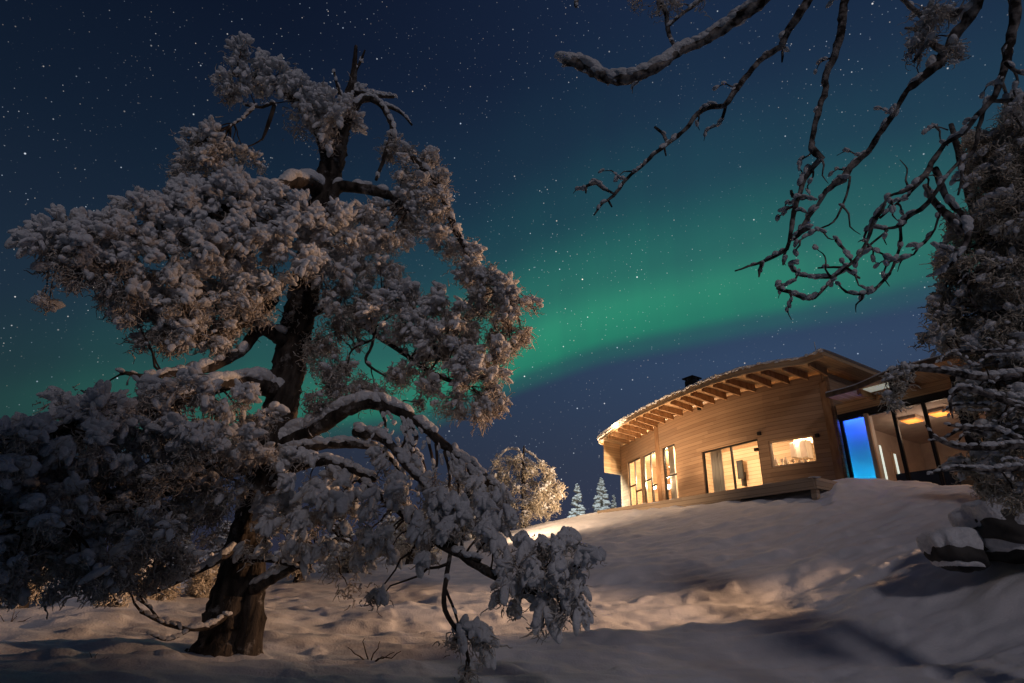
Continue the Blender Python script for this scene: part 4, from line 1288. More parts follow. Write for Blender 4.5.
CL = [  # px, py, r, rx, ry, snow, frost, size
    (243, 72, r0, 27, 20, 1.2, .5), (232, 88, r0, 18, 14, .5, 1.2), (275, 80, r0, 26, 18, 1.2, .4), (300, 97, r0, 24, 20, 1.1, .5), (322, 105, r0, 18, 20, 1, .6), (330, 128, r0, 18, 24, .8, 1.0), (306, 118, r0, 14, 18, .7, .9),
    (345, 122, 8.9, 14, 20, .9, .8), (352, 105, 9.1, 12, 12, .8, .5), (292, 72, r0, 8, 8, .7, .5),
    (205, 152, 8.9, 24, 26, .45, 1.0), (192, 170, 8.9, 20, 22, .35, 1.0), (243, 158, 8.9, 22, 12, .25, .8), (215, 182, 8.9, 25, 18, .4, .9),
    # the left arm
    (42, 240, 7.9, 26, 15, 1.2, .5), (70, 228, 7.9, 14, 11, 1.2, .5), (78, 248, 7.9, 26, 20, 1.0, .8), (110, 238, 8.0, 30, 22, 1.2, .6), (150, 225, 8.1, 34, 24, 1.2, .5), (195, 212, 8.2, 32, 24, 1.25, .4), (235, 205, 8.2, 32, 26, 1.25, .4),
    (175, 205, 8.3, 26, 22, 1.1, .5), (270, 215, 8.3, 34, 26, 1.25, .4), (308, 225, 8.2, 32, 28, 1.3, .4), (340, 238, 8.2, 30, 28, 1.3, .5), (290, 255, 8.1, 36, 26, 1.1, .6), (245, 245, 8.0, 38, 26, 1.1, .7), (195, 250, 8.0, 38, 26, .9, 1.0),
    (145, 262, 8.0, 36, 24, .8, 1.1), (105, 272, 8.0, 30, 18, .7, 1.1), (60, 268, 7.9, 26, 12, .5, 1.1), (130, 300, 8.1, 30, 20, .55, 1.3), (170, 305, 8.1, 38, 28, .6, 1.3), (215, 290, 8.1, 38, 28, .75, 1.2), (260, 290, 8.2, 30, 26, .7, 1.1),
    (180, 335, 8.2, 30, 22, .35, 1.5), (215, 332, 8.2, 30, 20, .35, 1.5), (250, 315, 8.3, 28, 16, .35, 1.3), (150, 345, 8.2, 14, 10, .2, 1.1), (47, 305, 8.0, 8, 8, .2, .8), (330, 270, 8.3, 26, 22, 1.0, .8),
    # right side, long drooping curtain of frost
    (372, 262, 8.4, 26, 24, .9, .9), (352, 300, 8.5, 24, 20, .7, 1.0), (400, 152, 8.8, 20, 16, .5, 1.1), (418, 165, 8.7, 20, 18, .7, 1.0), (425, 190, 8.6, 28, 22, .7, 1.2), (440, 210, 8.5, 20, 22, .6, 1.2), (395, 218, 8.6, 30, 20, .8, 1.1),
    (365, 228, 8.6, 26, 20, .6, 1.3), (390, 238, 8.5, 24, 14, .8, 1.0), (448, 238, 8.4, 26, 14, 1.0, .8), (462, 262, 8.4, 24, 20, .9, 1.0), (480, 285, 8.4, 26, 22, .8, 1.2), (500, 295, 8.3, 24, 18, 1.0, .9), (516, 305, 8.2, 15, 16, .8, 1.1), (521, 328, 8.3, 10, 16, .4, 1.3),
    (492, 325, 8.4, 22, 26, .35, 1.7), (468, 318, 8.4, 24, 24, .6, 1.3), (445, 305, 8.4, 26, 14, .9, 1.0), (418, 302, 8.4, 24, 12, .8, 1.0), (398, 300, 8.4, 20, 20, .8, 1.0), (388, 322, 8.4, 24, 20, .8, 1.0), (415, 330, 8.4, 24, 20, .9, .9), (440, 340, 8.3, 26, 22, .8, 1.1),
    (398, 278, 8.4, 12, 22, .6, 1.2), (462, 358, 8.3, 26, 22, 1.0, .9), (478, 378, 8.2, 28, 20, 1.1, .9), (495, 365, 8.3, 16, 20, .5, 1.5), (510, 350, 8.3, 10, 14, .3, 1.3), (470, 405, 8.2, 26, 16, .4, 1.6), (490, 402, 8.2, 14, 16, .3, 1.5), (428, 398, 8.3, 10, 24, .3, 1.5),
    (425, 360, 8.4, 20, 16, .6, 1.2), (330, 330, 8.6, 20, 20, .2, 1.5), (308, 350, 8.8, 16, 18, .15, 1.5), (345, 385, 8.5, 30, 16, .1, 1.7), (325, 400, 8.5, 26, 10, .1, 1.6), (375, 392, 8.5, 20, 13, .1, 1.6), (400, 372, 8.5, 18, 12, .2, 1.5), (330, 368, 8.7, 22, 14, .15, 1.4),
    (312, 412, 8.5, 16, 7, .1, 1.3), (350, 330, 8.7, 14, 18, .15, 1.4), (300, 310, 8.8, 10, 16, .2, 1.4),
]
spray_clumps([c for c in CL if c[0] < 340], snow, frost, twigs, cloud, rng, density=.92)
spray_clumps([(c[0], c[1], c[2], c[3] * .94, c[4] * .92, *c[5:]) for c in CL if c[0] >= 340], snow, frost, twigs, cloud, rng, density=.85, fsize=.038, strand=60, slen=.18, swid=.0075)
# lower left skirt, in the shade
frd = Acc()
CD = []
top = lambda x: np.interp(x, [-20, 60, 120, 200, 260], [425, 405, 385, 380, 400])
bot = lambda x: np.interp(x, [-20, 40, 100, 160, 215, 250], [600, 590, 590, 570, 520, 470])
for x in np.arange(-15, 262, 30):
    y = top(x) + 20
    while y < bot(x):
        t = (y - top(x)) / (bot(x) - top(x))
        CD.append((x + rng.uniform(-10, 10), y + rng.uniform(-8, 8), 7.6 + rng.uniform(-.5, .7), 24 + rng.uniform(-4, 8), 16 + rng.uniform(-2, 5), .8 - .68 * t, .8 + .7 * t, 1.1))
        y += 27
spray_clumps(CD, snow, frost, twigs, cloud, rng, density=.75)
# lower right skirt: heavy hanging lumps close to the camera
CR_ = [(300, 470, 8.2, 30, 20), (335, 485, 8.0, 30, 20), (300, 505, 8.1, 34, 20), (270, 480, 8.4, 24, 22), (345, 515, 7.7, 30, 20), (385, 495, 7.5, 30, 20), (378, 525, 7.4, 24, 20), (420, 505, 7.2, 28, 20), (425, 530, 7.0, 26, 18), (390, 468, 7.7, 26, 16),
       (455, 500, 7.0, 26, 20), (460, 525, 6.8, 24, 18), (495, 515, 6.7, 28, 18), (490, 540, 6.6, 24, 18), (525, 545, 6.4, 28, 18), (555, 548, 6.2, 24, 16), (530, 570, 6.3, 24, 18), (562, 575, 6.1, 24, 18), (545, 600, 6.1, 24, 22), (540, 625, 6.2, 16, 10), (585, 560, 6.0, 14, 12), (580, 600, 6.0, 9, 16),
       (310, 535, 8.0, 28, 14), (330, 560, 7.9, 14, 18), (378, 560, 7.3, 13, 20), (376, 590, 7.2, 7, 10), (352, 545, 7.6, 16, 14), (420, 560, 7.0, 14, 12), (470, 650, 6.5, 22, 18), (462, 672, 6.5, 18, 10), (455, 635, 6.5, 12, 8), (510, 590, 6.4, 12, 10), (440, 478, 7.2, 22, 14), (480, 488, 7.0, 20, 14), (510, 500, 6.8, 16, 12),
       (270, 520, 8.4, 20, 22), (250, 545, 8.4, 14, 14), (290, 530, 8.2, 26, 16), (275, 555, 8.3, 18, 12), (305, 560, 8.1, 20, 12), (350, 575, 7.8, 12, 16), (400, 548, 7.2, 20, 16), (350, 500, 7.8, 26, 16), (320, 515, 8.0, 26, 16), (515, 600, 6.4, 16, 14), (562, 612, 6.1, 12, 14)]
spray_clumps([(x, y, r, rx * .9, ry * .95, .95, .6, 1.1) for x, y, r, rx, ry in CR_], snow, frost, twigs, cloud, rng, fing=15, fsize=.040, density=.55, hang=1.7)
# drooping side twigs carry snow below the long right limb
for k in range(46):
    t = rng.uniform(0, 1)
    px = 380 + 130 * t; py = np.interp(px, [380, 415, 450, 478, 510], [408, 424, 454, 472, 495]) + 2
    r = np.interp(px, [380, 510], [8.0, 7.0])
    L = rng.uniform(25, 80)
    limb_obj(None if False else 'twig_spray', [(px, py, r), (px + rng.uniform(-2, 12), py + L * .35, r - .05), (px + rng.uniform(-4, 14), py + L * .7, r - .1), (px + rng.uniform(-14, 18), py + L, r - .12)], [3.5, 3, 2.4, 1.4], pine, m='twig', sides=5, snow=snow, snow_k=1.8, rng=rng) if k < 14 else \
        limb_obj(None, [(px, py, r), (px + rng.uniform(-2, 12), py + L * .35, r - .05), (px + rng.uniform(-14, 18), py + L, r - .12)], [3.5, 3, 1.4], pine, snow=snow, snow_k=2.2, rng=rng)
snow.build('snow_cover', M['snow'], pine)
frost.build('frosted_foliage', M['frost'], pine)
twigs.build('twig_tangle', M['twig'], pine)

# ---- the tree whose frosted crown fills the right edge
rng = np.random.default_rng(33)
r1 = 8.2
rt = empty('frosted_pine', (*P(1075, 560, 8.6)[:2], gzp(*P(1075, 560, 8.6)[:2])), 'frost covered pine with brown shaggy crown at the right edge, before the glazed wing', 'tree')
b0 = P(1075, 560, 8.6); b0[2] = gzp(b0[0], b0[1]) - .3
hts = [0, 1.5, 3, 4.5, 6, 7.3]
tpp = [b0 + np.array([.05 * h, .02 * h, h]) for h in hts]
a = Acc(); pp, rr = smooth_path(tpp, [.22, .19, .16, .12, .08, .03], .1); tube(a, pp, rr, 12, .06, rng, .05); a.build('trunk', M['bark'], rt)
snow, frost, twigs = Acc(), Acc(), Acc()
limbs = [(pp, rr)]
for pts, w, sk in [
    ([(1085, 385, 8.4), (1030, 375, 8.0), (985, 378, 7.8), (945, 371, 7.6), (915, 369, 7.5), (893, 370, 7.4)], [14, 11, 9, 8, 7, 5], 2.2),
    ([(893, 370, 7.4), (890, 385, 7.4), (895, 400, 7.4), (888, 412, 7.4)], [3, 3, 2, 1], 2.5),
    ([(915, 369, 7.5), (908, 385, 7.5), (902, 396, 7.5)], [3, 3, 2], 2.5),
    ([(1085, 420, 8.2), (1030, 410, 7.8), (990, 395, 7.6), (960, 388, 7.5), (950, 400, 7.5), (953, 418, 7.5)], [11, 9, 8, 6, 4, 2], 1.6),
    ([(1085, 450, 8), (1030, 445, 7.8), (985, 448, 7.6), (955, 446, 7.5), (935, 437, 7.4), (926, 425, 7.4)], [11, 9, 8, 6, 5, 3], 1.8),
    ([(1030, 445, 7.8), (1000, 430, 7.7), (970, 428, 7.6), (948, 425, 7.5)], [7, 6, 5, 3], 1.8),
    ([(1085, 480, 8), (1030, 468, 7.8), (990, 470, 7.7), (955, 468, 7.6), (930, 474, 7.5)], [10, 8, 7, 5, 3], 1.8),
    ([(1085, 340, 8.4), (1030, 345, 8.2), (990, 352, 8), (955, 352, 7.9), (938, 362, 7.8)], [10, 8, 6, 4, 2], 1.8),
    ([(1085, 320, 8.4), (1020, 310, 8.2), (985, 312, 8), (970, 295, 7.9), (968, 275, 7.9), (960, 282, 7.9)], [9, 7, 5, 4, 3, 2], 1.2),
    ([(985, 312, 8), (993, 350, 7.9), (1000, 380, 7.9)], [5, 4, 3], 1.2),
    ([(1085, 200, 8.4), (1040, 180, 8.2), (1005, 150, 8.2)], [9, 7, 4], .6),
    ([(1085, 250, 8.4), (1040, 240, 8.2), (990, 245, 8.2)], [9, 7, 4], .6)]:
    limbs.append(limb_obj('bough', pts, [q * .8 for q in w], rt, m='frosted_bark', snow=snow, snow_k=sk * 1.1, rng=rng, ssz=.55))
for k in range(16):
    x0 = rng.uniform(975, 1050); y0 = rng.uniform(345, 475); L = rng.uniform(18, 60); sg = rng.choice([-1, 1])
    r = 7.7 + rng.uniform(-.2, .3)
    limb_obj('twig_spray' if k < 10 else None, [(x0, y0, r), (x0 - L * .4, y0 + sg * L * .1 + rng.uniform(-6, 6), r - .05), (x0 - L * .8, y0 + rng.uniform(-10, 12), r - .1), (x0 - L, y0 + rng.uniform(-12, 12), r - .1)], [4, 3.4, 2.6, 1.5], rt, m='frosted_bark', sides=5, snow=snow, snow_k=1.0, rng=rng, ssz=.5)
cloud = limbs_cloud(limbs)
CRT = [(1012, 128, 30, 26), (1000, 150, 26, 28), (1030, 170, 34, 40), (995, 190, 26, 30), (988, 225, 30, 30), (1030, 230, 34, 40), (975, 262, 30, 28), (1010, 285, 34, 34), (965, 300, 30, 22), (1000, 330, 36, 26), (958, 330, 26, 18), (1035, 330, 30, 30), (940, 345, 18, 10), (975, 350, 24, 12),
       (1025, 370, 30, 20), (1000, 400, 26, 18), (1028, 420, 26, 24), (1000, 420, 18, 14), (1012, 455, 22, 16), (972, 468, 16, 10), (985, 385, 22, 12), (970, 400, 14, 10), (985, 440, 20, 10), (1000, 385, 26, 14), (1015, 400, 20, 16), (985, 480, 28, 14), (1020, 490, 22, 14)]
spray_clumps([(x, y, r1, rx, ry, .55 if y < 345 else .8, 1.2 if y < 345 else .6, 1.0) for x, y, rx, ry in CRT], snow, frost, twigs, cloud, rng, fing=9, fsize=.036, strand=80, slen=.15, swid=.009, density=1.0)
spray_clumps([(896, 380, 7.4, 8, 8, .4, .8, .6), (892, 396, 7.4, 4, 9, .3, .7, .6), (905, 372, 7.4, 12, 4, 1, .3, .6), (1004, 345, 8, 24, 16, .8, .6, 1)], snow, frost, twigs, cloud, rng, fsize=.036)
snow.build('snow_cover', M['snow'], rt); frost.build('frosted_foliage', M['pale_frost'], rt); twigs.build('twig_tangle', M['twig'], rt)

# ---- the near tree whose bare branches hang in from the top
rng = np.random.default_rng(5)
nt = empty('bare_birch', (4.6, 2.6, gzp(4.6, 2.6)), 'near leafless tree whose bare snow flecked branches hang in from the top right', 'tree')
base_ = np.array([4.6, 2.6, gzp(4.6, 2.6) - .3])
a = Acc(); pp, rr = smooth_path([base_, base_ + [.1, 0, 1.6], base_ + [0, -.1, 3.4], base_ + [-.25, -.1, 5.2], base_ + [-.5, 0, 6.6]], [.17, .14, .12, .10, .05], .1)
tube(a, pp, rr, 12, .05, rng, .04); a.build('trunk', M['bark'], nt)
snow, frost = Acc(), Acc()
R3 = 3.6
J = lambda *p: [(x, y, R3 + (p_[0] if (p_ := t[2:]) else 0)) for t in p for x, y in [t[:2]]]
BR = [
    ([(563, 60), (578, 66), (595, 71), (618, 78), (640, 76), (658, 66), (675, 54), (690, 46), (712, 34), (735, 20), (765, -2), (820, -60), (950, -160), (1100, -230)], [9, 13, 13, 13, 12, 11, 11, 10, 12, 13, 14, 15, 17, 20], 1.3),
    ([(594, 215), (602, 203), (613, 193), (627, 180), (640, 167), (654, 154), (667, 144), (684, 128), (699, 111), (712, 107), (725, 105), (733, 92), (741, 83), (760, 61), (776, 49), (784, 44), (788, 30), (800, 12), (816, -6), (860, -70), (980, -160), (1100, -220)], [2, 3, 4, 4, 4.5, 5, 5, 5, 6, 6, 7, 7, 7, 7, 8, 9, 9, 10, 10, 12, 14, 18], .35),
    ([(613, 193), (604, 188), (596, 185), (588, 186), (586, 193)], [3, 4, 5, 4, 2], 1.6),
    ([(667, 143), (662, 135), (655, 127)], [4, 4, 3], .8), ([(664, 146), (666, 156)], [3, 2], .3), ([(608, 200), (612, 207)], [3, 2], .3),
    ([(726, 105), (722, 116), (717, 125)], [4, 4, 2], .3), ([(783, 46), (782, 62)], [4, 2], .3),
    ([(735, 271), (748, 267), (761, 262), (775, 256), (786, 248), (791, 230), (794, 212), (799, 195), (805, 179), (812, 166), (820, 157), (813, 147), (811, 140), (820, 110), (826, 92), (826, 78), (834, 50), (840, 25), (845, -5), (860, -70), (960, -150), (1100, -200)], [2, 3, 4, 4.5, 5, 5.5, 6, 6, 7, 7, 9, 9, 6, 7, 8, 8, 9, 10, 10, 12, 14, 16], .30),
    ([(786, 250), (785, 258), (783, 265)], [4, 3, 2], .2), ([(762, 262), (759, 270), (759, 277)], [4, 4, 2], .2),
    ([(795, 206), (788, 208), (781, 211)], [3, 4, 3], 1.5), ([(797, 197), (806, 197), (815, 200)], [3, 3, 2], 2.0), ([(791, 190), (793, 197)], [3, 5], 1),
    ([(792, 236), (802, 228), (810, 215), (818, 203), (828, 192), (838, 181), (845, 175), (852, 168), (868, 152), (880, 135), (893, 112), (908, 90), (924, 76), (938, 66), (945, 52), (958, 30), (975, 8), (990, -20), (1060, -100), (1120, -180)], [2.5, 4, 5, 5, 6, 7, 10, 8, 7, 7, 7, 8, 13, 17, 13, 12, 14, 14, 15, 18], .35),
    ([(850, 176), (848, 192), (842, 207), (832, 222), (818, 232), (802, 240), (794, 247)], [3, 3, 2.5, 2.5, 2, 2, 2], .2),
    ([(808, 228), (800, 232), (794, 240)], [6, 7, 3], 1.2), ([(845, 180), (835, 186), (826, 193)], [7, 6, 3], 1.5),
    ([(1012, -10), (1016, 20), (1008, 50), (1000, 75), (990, 100), (975, 115), (962, 132), (945, 145), (932, 162), (927, 178), (912, 190), (890, 198), (884, 210), (874, 220), (866, 240), (858, 255), (845, 268), (832, 277), (815, 279), (800, 276)], [12, 12, 11, 10, 8, 7, 7, 7, 9, 10, 6, 4, 5, 6, 4, 3.5, 3, 3, 2.5, 2], .35),
    ([(985, 105), (978, 128), (974, 150), (960, 163), (945, 178), (932, 195), (920, 208), (908, 216), (900, 225), (885, 228), (874, 226)], [7, 6, 6, 5, 5, 6, 7, 7, 6, 4, 3], .6),
    ([(900, 225), (898, 245), (890, 268), (878, 286), (862, 295), (848, 293), (838, 284)], [5, 5, 4, 4, 3, 3, 2], .7),
    ([(925, 178), (910, 192), (896, 205), (880, 218)], [4, 3, 3, 3], .2),
    ([(882, 208), (870, 222), (866, 236), (870, 246), (882, 254), (893, 259), (905, 258)], [3, 3, 3, 3, 3, 4, 4], 1.6),
    ([(845, 268), (834, 276), (822, 291), (808, 297), (790, 295), (778, 288), (780, 283)], [3, 3, 3, 5, 5, 5, 4], 1.8),
    ([(832, 277), (812, 277), (800, 272), (792, 268), (796, 263)], [3, 3, 4, 4, 3], 1.8),
    ([(888, 230), (870, 245), (850, 262), (832, 266), (818, 268)], [3, 3, 3, 3, 2], .3),
    ([(852, 262), (845, 250), (836, 240)], [3, 4, 4], 1.6), ([(842, 262), (852, 272), (860, 278)], [2, 3, 3], 1.5),
    ([(935, 168), (948, 200), (962, 215), (968, 228), (965, 245), (955, 260), (945, 270), (932, 276)], [10, 10, 9, 9, 7, 5, 4, 2], 1.6),
    ([(925, 185), (938, 205), (950, 218), (962, 232)], [9, 11, 13, 12], 1.4),
    ([(940, 210), (935, 230), (925, 243), (912, 250)], [4, 3, 3, 2], .3), ([(930, 235), (920, 245), (908, 244)], [3, 3, 3], 1.4),
    ([(958, 250), (945, 250), (936, 246)], [4, 4, 3], 1.4), ([(960, 160), (962, 178), (958, 195)], [4, 4, 3], .3),
    ([(1005, 62), (1016, 70), (1030, 74)], [6, 6, 7], 1.8), ([(990, 100), (1005, 103), (1024, 98), (1040, 92)], [6, 7, 7, 8], 1.5),
    ([(945, 52), (925, 40), (915, 30), (905, 28)], [9, 7, 5, 3], .4), ([(930, 40), (920, 52), (914, 62)], [6, 4, 3], .6),
    ([(975, 8), (945, 14), (925, 20), (908, 2), (895, -8)], [9, 8, 6, 5, 4], .4),
    ([(678, 52), (670, 40), (668, 28), (664, 12), (660, -6), (700, -60), (1000, -200)], [5, 5, 6, 6, 7, 8, 12], .3),
    ([(668, 26), (680, 12), (700, 4), (712, -8)], [4, 4, 4, 4], .8), ([(576, 6), (578, -2), (590, -20)], [5, 5, 5], .5), ([(1000, 75), (1010, 110), (1022, 128)], [5, 4, 3], .8),
    ([(925, 132), (935, 128), (948, 130)], [2, 2, 1.5], 1.0),
]
for pts, w, sk in BR:
    rr0 = R3 + rng.uniform(-.12, .12)
    pts = [(x + (rng.normal() * 1.2 if 0 < i < len(pts) - 1 else 0), y + (rng.normal() * 1.2 if 0 < i < len(pts) - 1 else 0), rr0 + .04 * math.sin(i)) for i, (x, y) in enumerate(pts)]
    w = [q * (.80 if q < 9 else .82) * (.80 if p_[0] > 880 and p_[1] > 60 else 1) for q, p_ in zip(w, pts)]
    bs, SPUR = Acc(), Acc()
    for i in range(1, len(pts) - 1):
        if pts[i][1] < -10 or rng.random() < .5: continue
        x, y, r = pts[i]; L = rng.uniform(8, 34); an_ = rng.uniform(0, 6.28)
        an_ = math.pi * .5 + rng.normal() * .9 + .5
        sp3 = [(x, y, r), (x + L * .3 * math.cos(an_), y + L * .3 * math.sin(an_), r), (x + L * .65 * math.cos(an_ + .35), y + L * .65 * math.sin(an_ + .35), r + .03), (x + L * math.cos(an_ + .15), y + L * math.sin(an_ + .15), r + .05)]
        limb_obj(None, sp3, [2, 1.6, 1.2, .8], nt, snow=bs, snow_k=.7, rng=rng, ssz=.5)
        q_, r__ = smooth_path([P(*p_) for p_ in sp3], [.008, .006, .0045, .002], .03); tube(SPUR, q_, r__, 5, .1, rng, .15)
    # a frosted branch: bark and its spurs are one mesh, the snow on it a sub-part
    limb_obj('branch', pts, w, nt, m='frosted_bark', sides=8, step=.035, rough=.10, jit=.10, snow=bs, snow_k=sk * (2.0 if w[1] > 10 else 1.0), rng=rng, ssz=(.8 if w[1] > 10 else .62), pre=SPUR)
    bo_ = bpy.data.objects[LAST[0]]
    if bs.n: bs.build('branch_snow', M['snow'], bo_, True, origin=np.array(nt.location))
# last stretches that carry the branches to the trunk
tt = base_ + np.array([-.3, -.1, 5.6])
for p in [(1100, -230), (1100, -220), (1100, -200), (1120, -180), (1012, -10), (1000, -200)]:
    e = P(*p, R3); a = Acc(); q, r_ = smooth_path([e, (e + tt) / 2 + [0, 0, .15], tt], [.05, .06, .08], .1); tube(a, q, r_, 8, .05, rng, .05); a.build('branch', M['bark'], nt)
spray_clumps([(x, y, R3, rx, ry, .4, 1.0, .9) for x, y, rx, ry in [(918, 38, 12, 14), (912, 55, 9, 12), (930, 30, 14, 10), (667, 8, 14, 12), (703, 4, 8, 8), (945, 8, 26, 10), (955, 48, 10, 14), (640, 2, 6, 5), (1016, 112, 14, 10)]],
             snow, frost, None, None, rng, fing=6, fsize=.018, strand=26, slen=.09, swid=.0035)
snow.build('snow_cover', M['snow'], nt); frost.build('frosted_foliage', M['frost'], nt)

# ---- small snow-white spruces beyond the crest, and dark ones added behind the camera to shade the foreground


def spruce(px, top_y, r, w_px, label, mfrost, base=None, H_=None, xy=None, group=None, rng=rng, n_tier=16, dens=1.0, crown=True):
    if xy is None:
        t_ = P(px, top_y, r); x, y = t_[0], t_[1]; zb = gzp(x, y) - .2; hh = t_[2] - zb
        mpp = r / FPX; rad = w_px * mpp / 2
    else:
        x, y = xy; zb = gzp(x, y) - .2; hh = H_; rad = w_px
    t = empty('spruce_tree', (x, y, zb + .2), label, 'tree', group)
    a = Acc(); tube(a, [(x, y, zb), (x, y, zb + hh * .5), (x, y, zb + hh * .97)], [hh * .022 + .03, hh * .014 + .02, .015], 7); a.build('trunk', M['bark'], t)
    fr, sn = Acc(), Acc()
    nb = int(n_tier * 11 * dens)
    h = np.sort(rng.uniform(.08, 1.0, nb)) ** 1.0
    an = rng.uniform(0, 2 * math.pi, nb)
    L = rad * (1.02 - h) ** .85 * rng.uniform(.7, 1.15, nb) + .05
    base_p = np.stack([np.full(nb, x), np.full(nb, y), zb + h * hh * .97], -1)
    dr = np.stack([np.cos(an), np.sin(an), -.45 + .5 * h], -1)
    for f in np.linspace(.12, 1, 9):
        c_ = base_p + dr * (L * f)[:, None] + rng.normal(size=(nb, 3)) * L[:, None] * .05
        s_ = (L * .14 + .02) * rng.uniform(.7, 1.3, nb)
        if f > .25:
            place_lumps(sn, c_ + [0, 0, .03], dr + rng.normal(size=(nb, 3)) * .3, s_[:, None] * np.array([[1.5, .9, .5]]), 1, rng)
        k = np.repeat(np.arange(nb), 5)
        strands(fr, c_[k], dr[k] * .6 + rng.normal(size=(len(k), 3)) * .6 - [0, 0, .4], L[k] * .32 + .05, .010 + L[k] * .012, rng, 2, .4, .3)
    fr.build('crown', M[mfrost], t); sn.build('snow_cover', M['snow'], t)
    return t


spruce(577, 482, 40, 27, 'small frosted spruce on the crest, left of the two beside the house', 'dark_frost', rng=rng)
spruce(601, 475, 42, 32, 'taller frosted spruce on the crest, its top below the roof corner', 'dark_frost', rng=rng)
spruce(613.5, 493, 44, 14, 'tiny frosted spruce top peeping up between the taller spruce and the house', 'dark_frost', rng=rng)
spruce(0, 0, 0, 1.0, 'young snowy spruce added beyond the right edge to shade the slope', 'frost', xy=(11.2, 11.5), H_=3.2, rng=rng, n_tier=18)  # unseen tree, added to block the yard lamp from the middle slope
for k, (x, y, h, w) in enumerate([(-5.5, -5.0, 11.0, 2.3), (-1.5, -6.5, 12.4, 2.6), (1.8, -6.0, 11.9, 2.5), (-9.5, -4, 10.6, 2.3), (-3.6, -8.0, 12.4, 2.6), (0.4, -8.6, 13.0, 2.6)]):
    spruce(0, 0, 0, w, 'dark snowy spruce added behind the photographer to shade the foreground', 'dark_frost', xy=(x, y), H_=h, group='added shading spruces behind the photographer', rng=rng, n_tier=26)

# ---- warm-lit frosted trees beyond the big pine


def bushy(name, label, r, cl, trunk_px, m, fsize=.06, strand=40, slen=.3, swid=.014, arcs=(), group=None, dens=1.0, sk_mat='snow'):
    bx, by = trunk_px[0]
    b = P(bx, by, r); b[2] = gzp(b[0], b[1])
    t = empty(name, b, label, 'tree', group)
    pts = [(x, y, r) for x, y in trunk_px]
    W_ = [P(*p) for p in pts]; W_[0][2] = b[2] - .2
    a = Acc(); pp, rr = smooth_path(W_, np.linspace(.16, .03, len(W_)), .15); tube(a, pp, rr, 8, .06, rng, .05); a.build('trunk', M['bark'], t)
    sn, fr, tw_ = Acc(), Acc(), Acc()
    lb = [(pp, rr)]
    for pts, w in arcs:
        lb.append(limb_obj('bough', [(x, y, r + rng.uniform(-.3, .3)) for x, y in pts], w, t, m='frost', sides=6, snow=sn, snow_k=.8, rng=rng))
    spray_clumps([(x, y, r + dz, rx, ry, s1, s2, .62) for x, y, rx, ry, s1, s2, dz in cl], sn, fr, tw_, limbs_cloud(lb), rng, fsize=fsize, strand=strand, slen=slen, swid=swid, density=dens)
    sn.build('snow_cover', M[sk_mat], t); fr.build('frosted_foliage', M[m], t)
    if tw_.n: tw_.build('twig_tangle', M['twig'], t)
    return t


bushy('weeping_pine', 'pale frosted pine with arching top, lit warm, on the crest left of the spruces', 26,
      [(496, 486, 12, 18, .2, 1.2, 0), (506, 470, 14, 14, .2, 1.2, 0), (520, 470, 16, 16, .3, 1.2, 0), (540, 478, 16, 16, .4, 1.2, 0), (552, 492, 12, 14, .4, 1.2, 0), (535, 498, 20, 14, .4, 1.2, 0), (510, 495, 18, 16, .3, 1.2, 0), (552, 508, 10, 8, .2, 1.2, 0), (528, 515, 26, 10, .3, 1.0, 0)],
      [(525, 530), (524, 500), (523, 470), (524, 446)], 'pale_frost', fsize=.07, strand=34, slen=.34, swid=.017, dens=.62,
      arcs=[([(524, 462), (518, 450), (506, 450), (496, 462), (490, 476)], [2, 2, 2, 2, 1.5]), ([(524, 450), (534, 456), (543, 466), (545, 478)], [2, 2, 2, 1.5]), ([(523, 462), (512, 462), (508, 474)], [2, 2, 1.5]), ([(524, 458), (538, 466), (552, 478), (560, 490)], [2, 2, 2, 1.5])])
for (x, y, w, h, lab, r) in [(205, 585, 18, 34, 'frosted bush lit warm just left of the pine trunk', 15), (150, 590, 26, 32, 'frosted bush lit warm at the foot of the shaded boughs, second left of the trunk', 14), (112, 596, 16, 24, 'low frosted bush with bright twigs, third left of the trunk', 13),
                             (22, 580, 26, 30, 'dim frosted bush at the left edge under the boughs', 13), (350, 565, 30, 24, 'frosted bush beyond the hanging boughs right of the pine trunk', 19), (410, 540, 34, 30, 'large frosted bush behind the long drooping limb', 20), (455, 500, 26, 34, 'tall frosted tree behind the end of the drooping limb', 21), (300, 560, 22, 24, 'frosted bush just right of the pine trunk', 17)]:
    bushy('frosted_bush', lab, r, [(x - w * .35, y, w * .55, h * .5, .25, 1.1, -.2), (x + w * .35, y - h * .1, w * .6, h * .5, .3, 1.1, .2), (x, y - h * .45, w * .6, h * .35, .4, 1.1, 0), (x, y + h * .3, w * .8, h * .25, .1, 1.2, 0)],
          [(x, y + h * .6), (x + 2, y), (x - 1, y - h * .5)], 'pale_frost', fsize=.045, strand=26, slen=.22, swid=.012, group='frosted bushes beyond the pine', dens=.9)

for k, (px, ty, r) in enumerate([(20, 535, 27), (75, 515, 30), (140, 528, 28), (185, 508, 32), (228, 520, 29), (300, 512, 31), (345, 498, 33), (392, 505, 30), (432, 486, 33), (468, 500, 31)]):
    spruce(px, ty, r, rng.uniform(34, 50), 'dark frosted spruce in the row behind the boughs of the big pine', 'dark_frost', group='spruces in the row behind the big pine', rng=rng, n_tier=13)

# ---- boulders


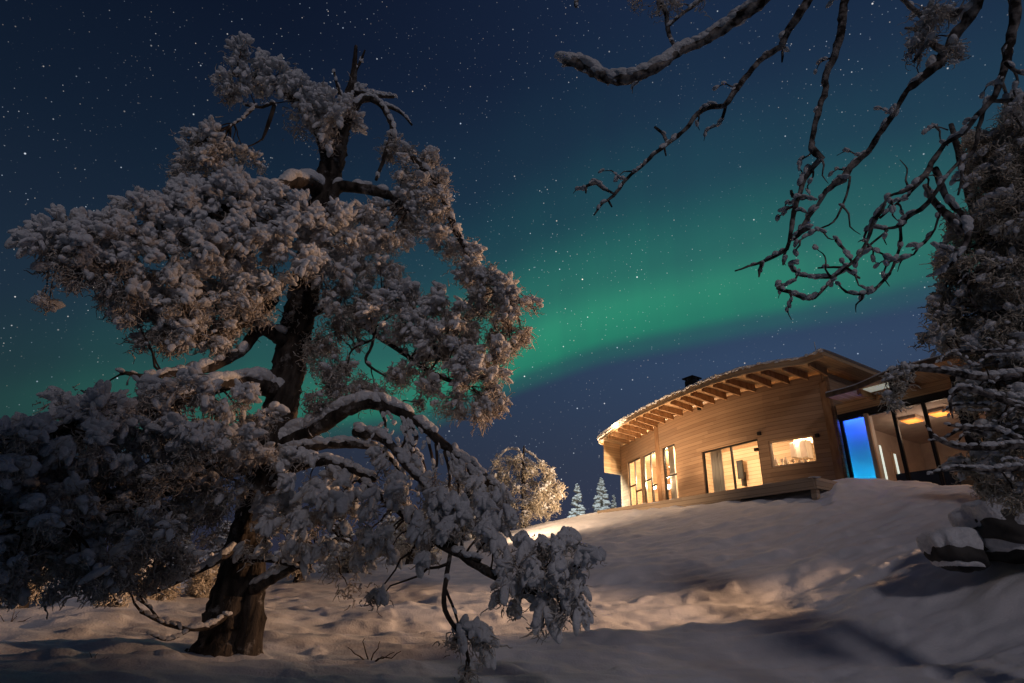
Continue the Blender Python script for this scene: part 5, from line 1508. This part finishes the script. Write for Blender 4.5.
def boulder(px, py, r, wx, wy, label, seed, sink=.2, cap=.16):
    rg_ = np.random.default_rng(seed)
    c = P(px, py, r); mpp = r / FPX
    v, f = ico(4)
    k = rg_.normal(size=(9, 3)) * np.linspace(1, 6, 9)[:, None]; ph_ = rg_.uniform(0, 6, 9)
    d = sum(np.sin(v @ k[i] + ph_[i]) * .16 / (1 + i * .55) for i in range(9))
    v = v * (1 + d[:, None]); v = np.sign(v) * np.abs(v) ** .8
    sc3 = np.array([wx * mpp / 2, wx * mpp * .42, wy * mpp / 2])
    w = c + v * sc3
    t = empty('boulder', (c[0], c[1], gzp(c[0], c[1])), label, 'boulder', None)
    a = Acc(); a.add(w, f); a.build('rock', M['rock'], t)
    up_ = v[:, 2] > .05
    h = np.clip((v[:, 2] - .05) * 2.2, 0, 1)
    w2 = w + np.array([0, 0, 1]) * (h ** .5 * cap)[:, None] + v * np.array([1, 1, 0]) * .03 - np.array([0, 0, .04]) * (1 - h)[:, None]
    w2[:, 2] += fbm(w2[:, 0], w2[:, 1], seed * 1.1, 3, 3.0) * .04 * h
    lip = fbm(v[:, 0] * 2 + seed, v[:, 1] * 2, 3.3, 3, 1.3) * .25 + .22
    low = sm(.0, .25, lip + .12 - v[:, 2]); w2 = w2 - v * (low * .10)[:, None] - np.array([0, 0, 1]) * (low * cap * .6)[:, None]
    keep = (v[f][:, :, 2] > -.35).all(1)
    a = Acc(); a.add(w2, f[keep]); a.build('snow_cap', M['snow'], t)


boulder(960, 556, 11.6, 44, 26, 'low dark boulder with a thin snow cap, in front of the larger one', 4, cap=.12)
boulder(1024, 536, 12.2, 92, 38, 'largest dark boulder under a thick slab of snow at the right edge', 9, cap=.20)

# ---- dead twigs poking out of the snow
for (x, y, r, sc, lab) in [(372, 640, 8.6, 1.0, 'dead forked twig poking out of the snow right of the pine trunk'), (95, 655, 8.4, .35, 'little dead twig in the snow at the lower left'), (20, 592, 12, .7, 'bare fallen stick in the snow at the left edge')]:
    b = P(x, y, r); b[2] = gzp(b[0], b[1])
    t = Acc()
    for dx, dz, L in ((-.28, .20, 5), (.30, .14, 5), (-.10, .30, 5), (.12, .27, 4), (.42, .17, 4)):
        e = b + np.array([dx, rng.normal() * .08, dz]) * sc
        q = np.linspace(0, 1, 6)[:, None]
        tube(t, b - [0, 0, .05] + (e - b) * q + rng.normal(size=(6, 3)) * .015 * sc, np.linspace(.011, .004, 6) * max(sc, .5), 5)
    o = t.build('dead_twig', M['twig'], None, origin=None); tagm(o, lab, 'twig')
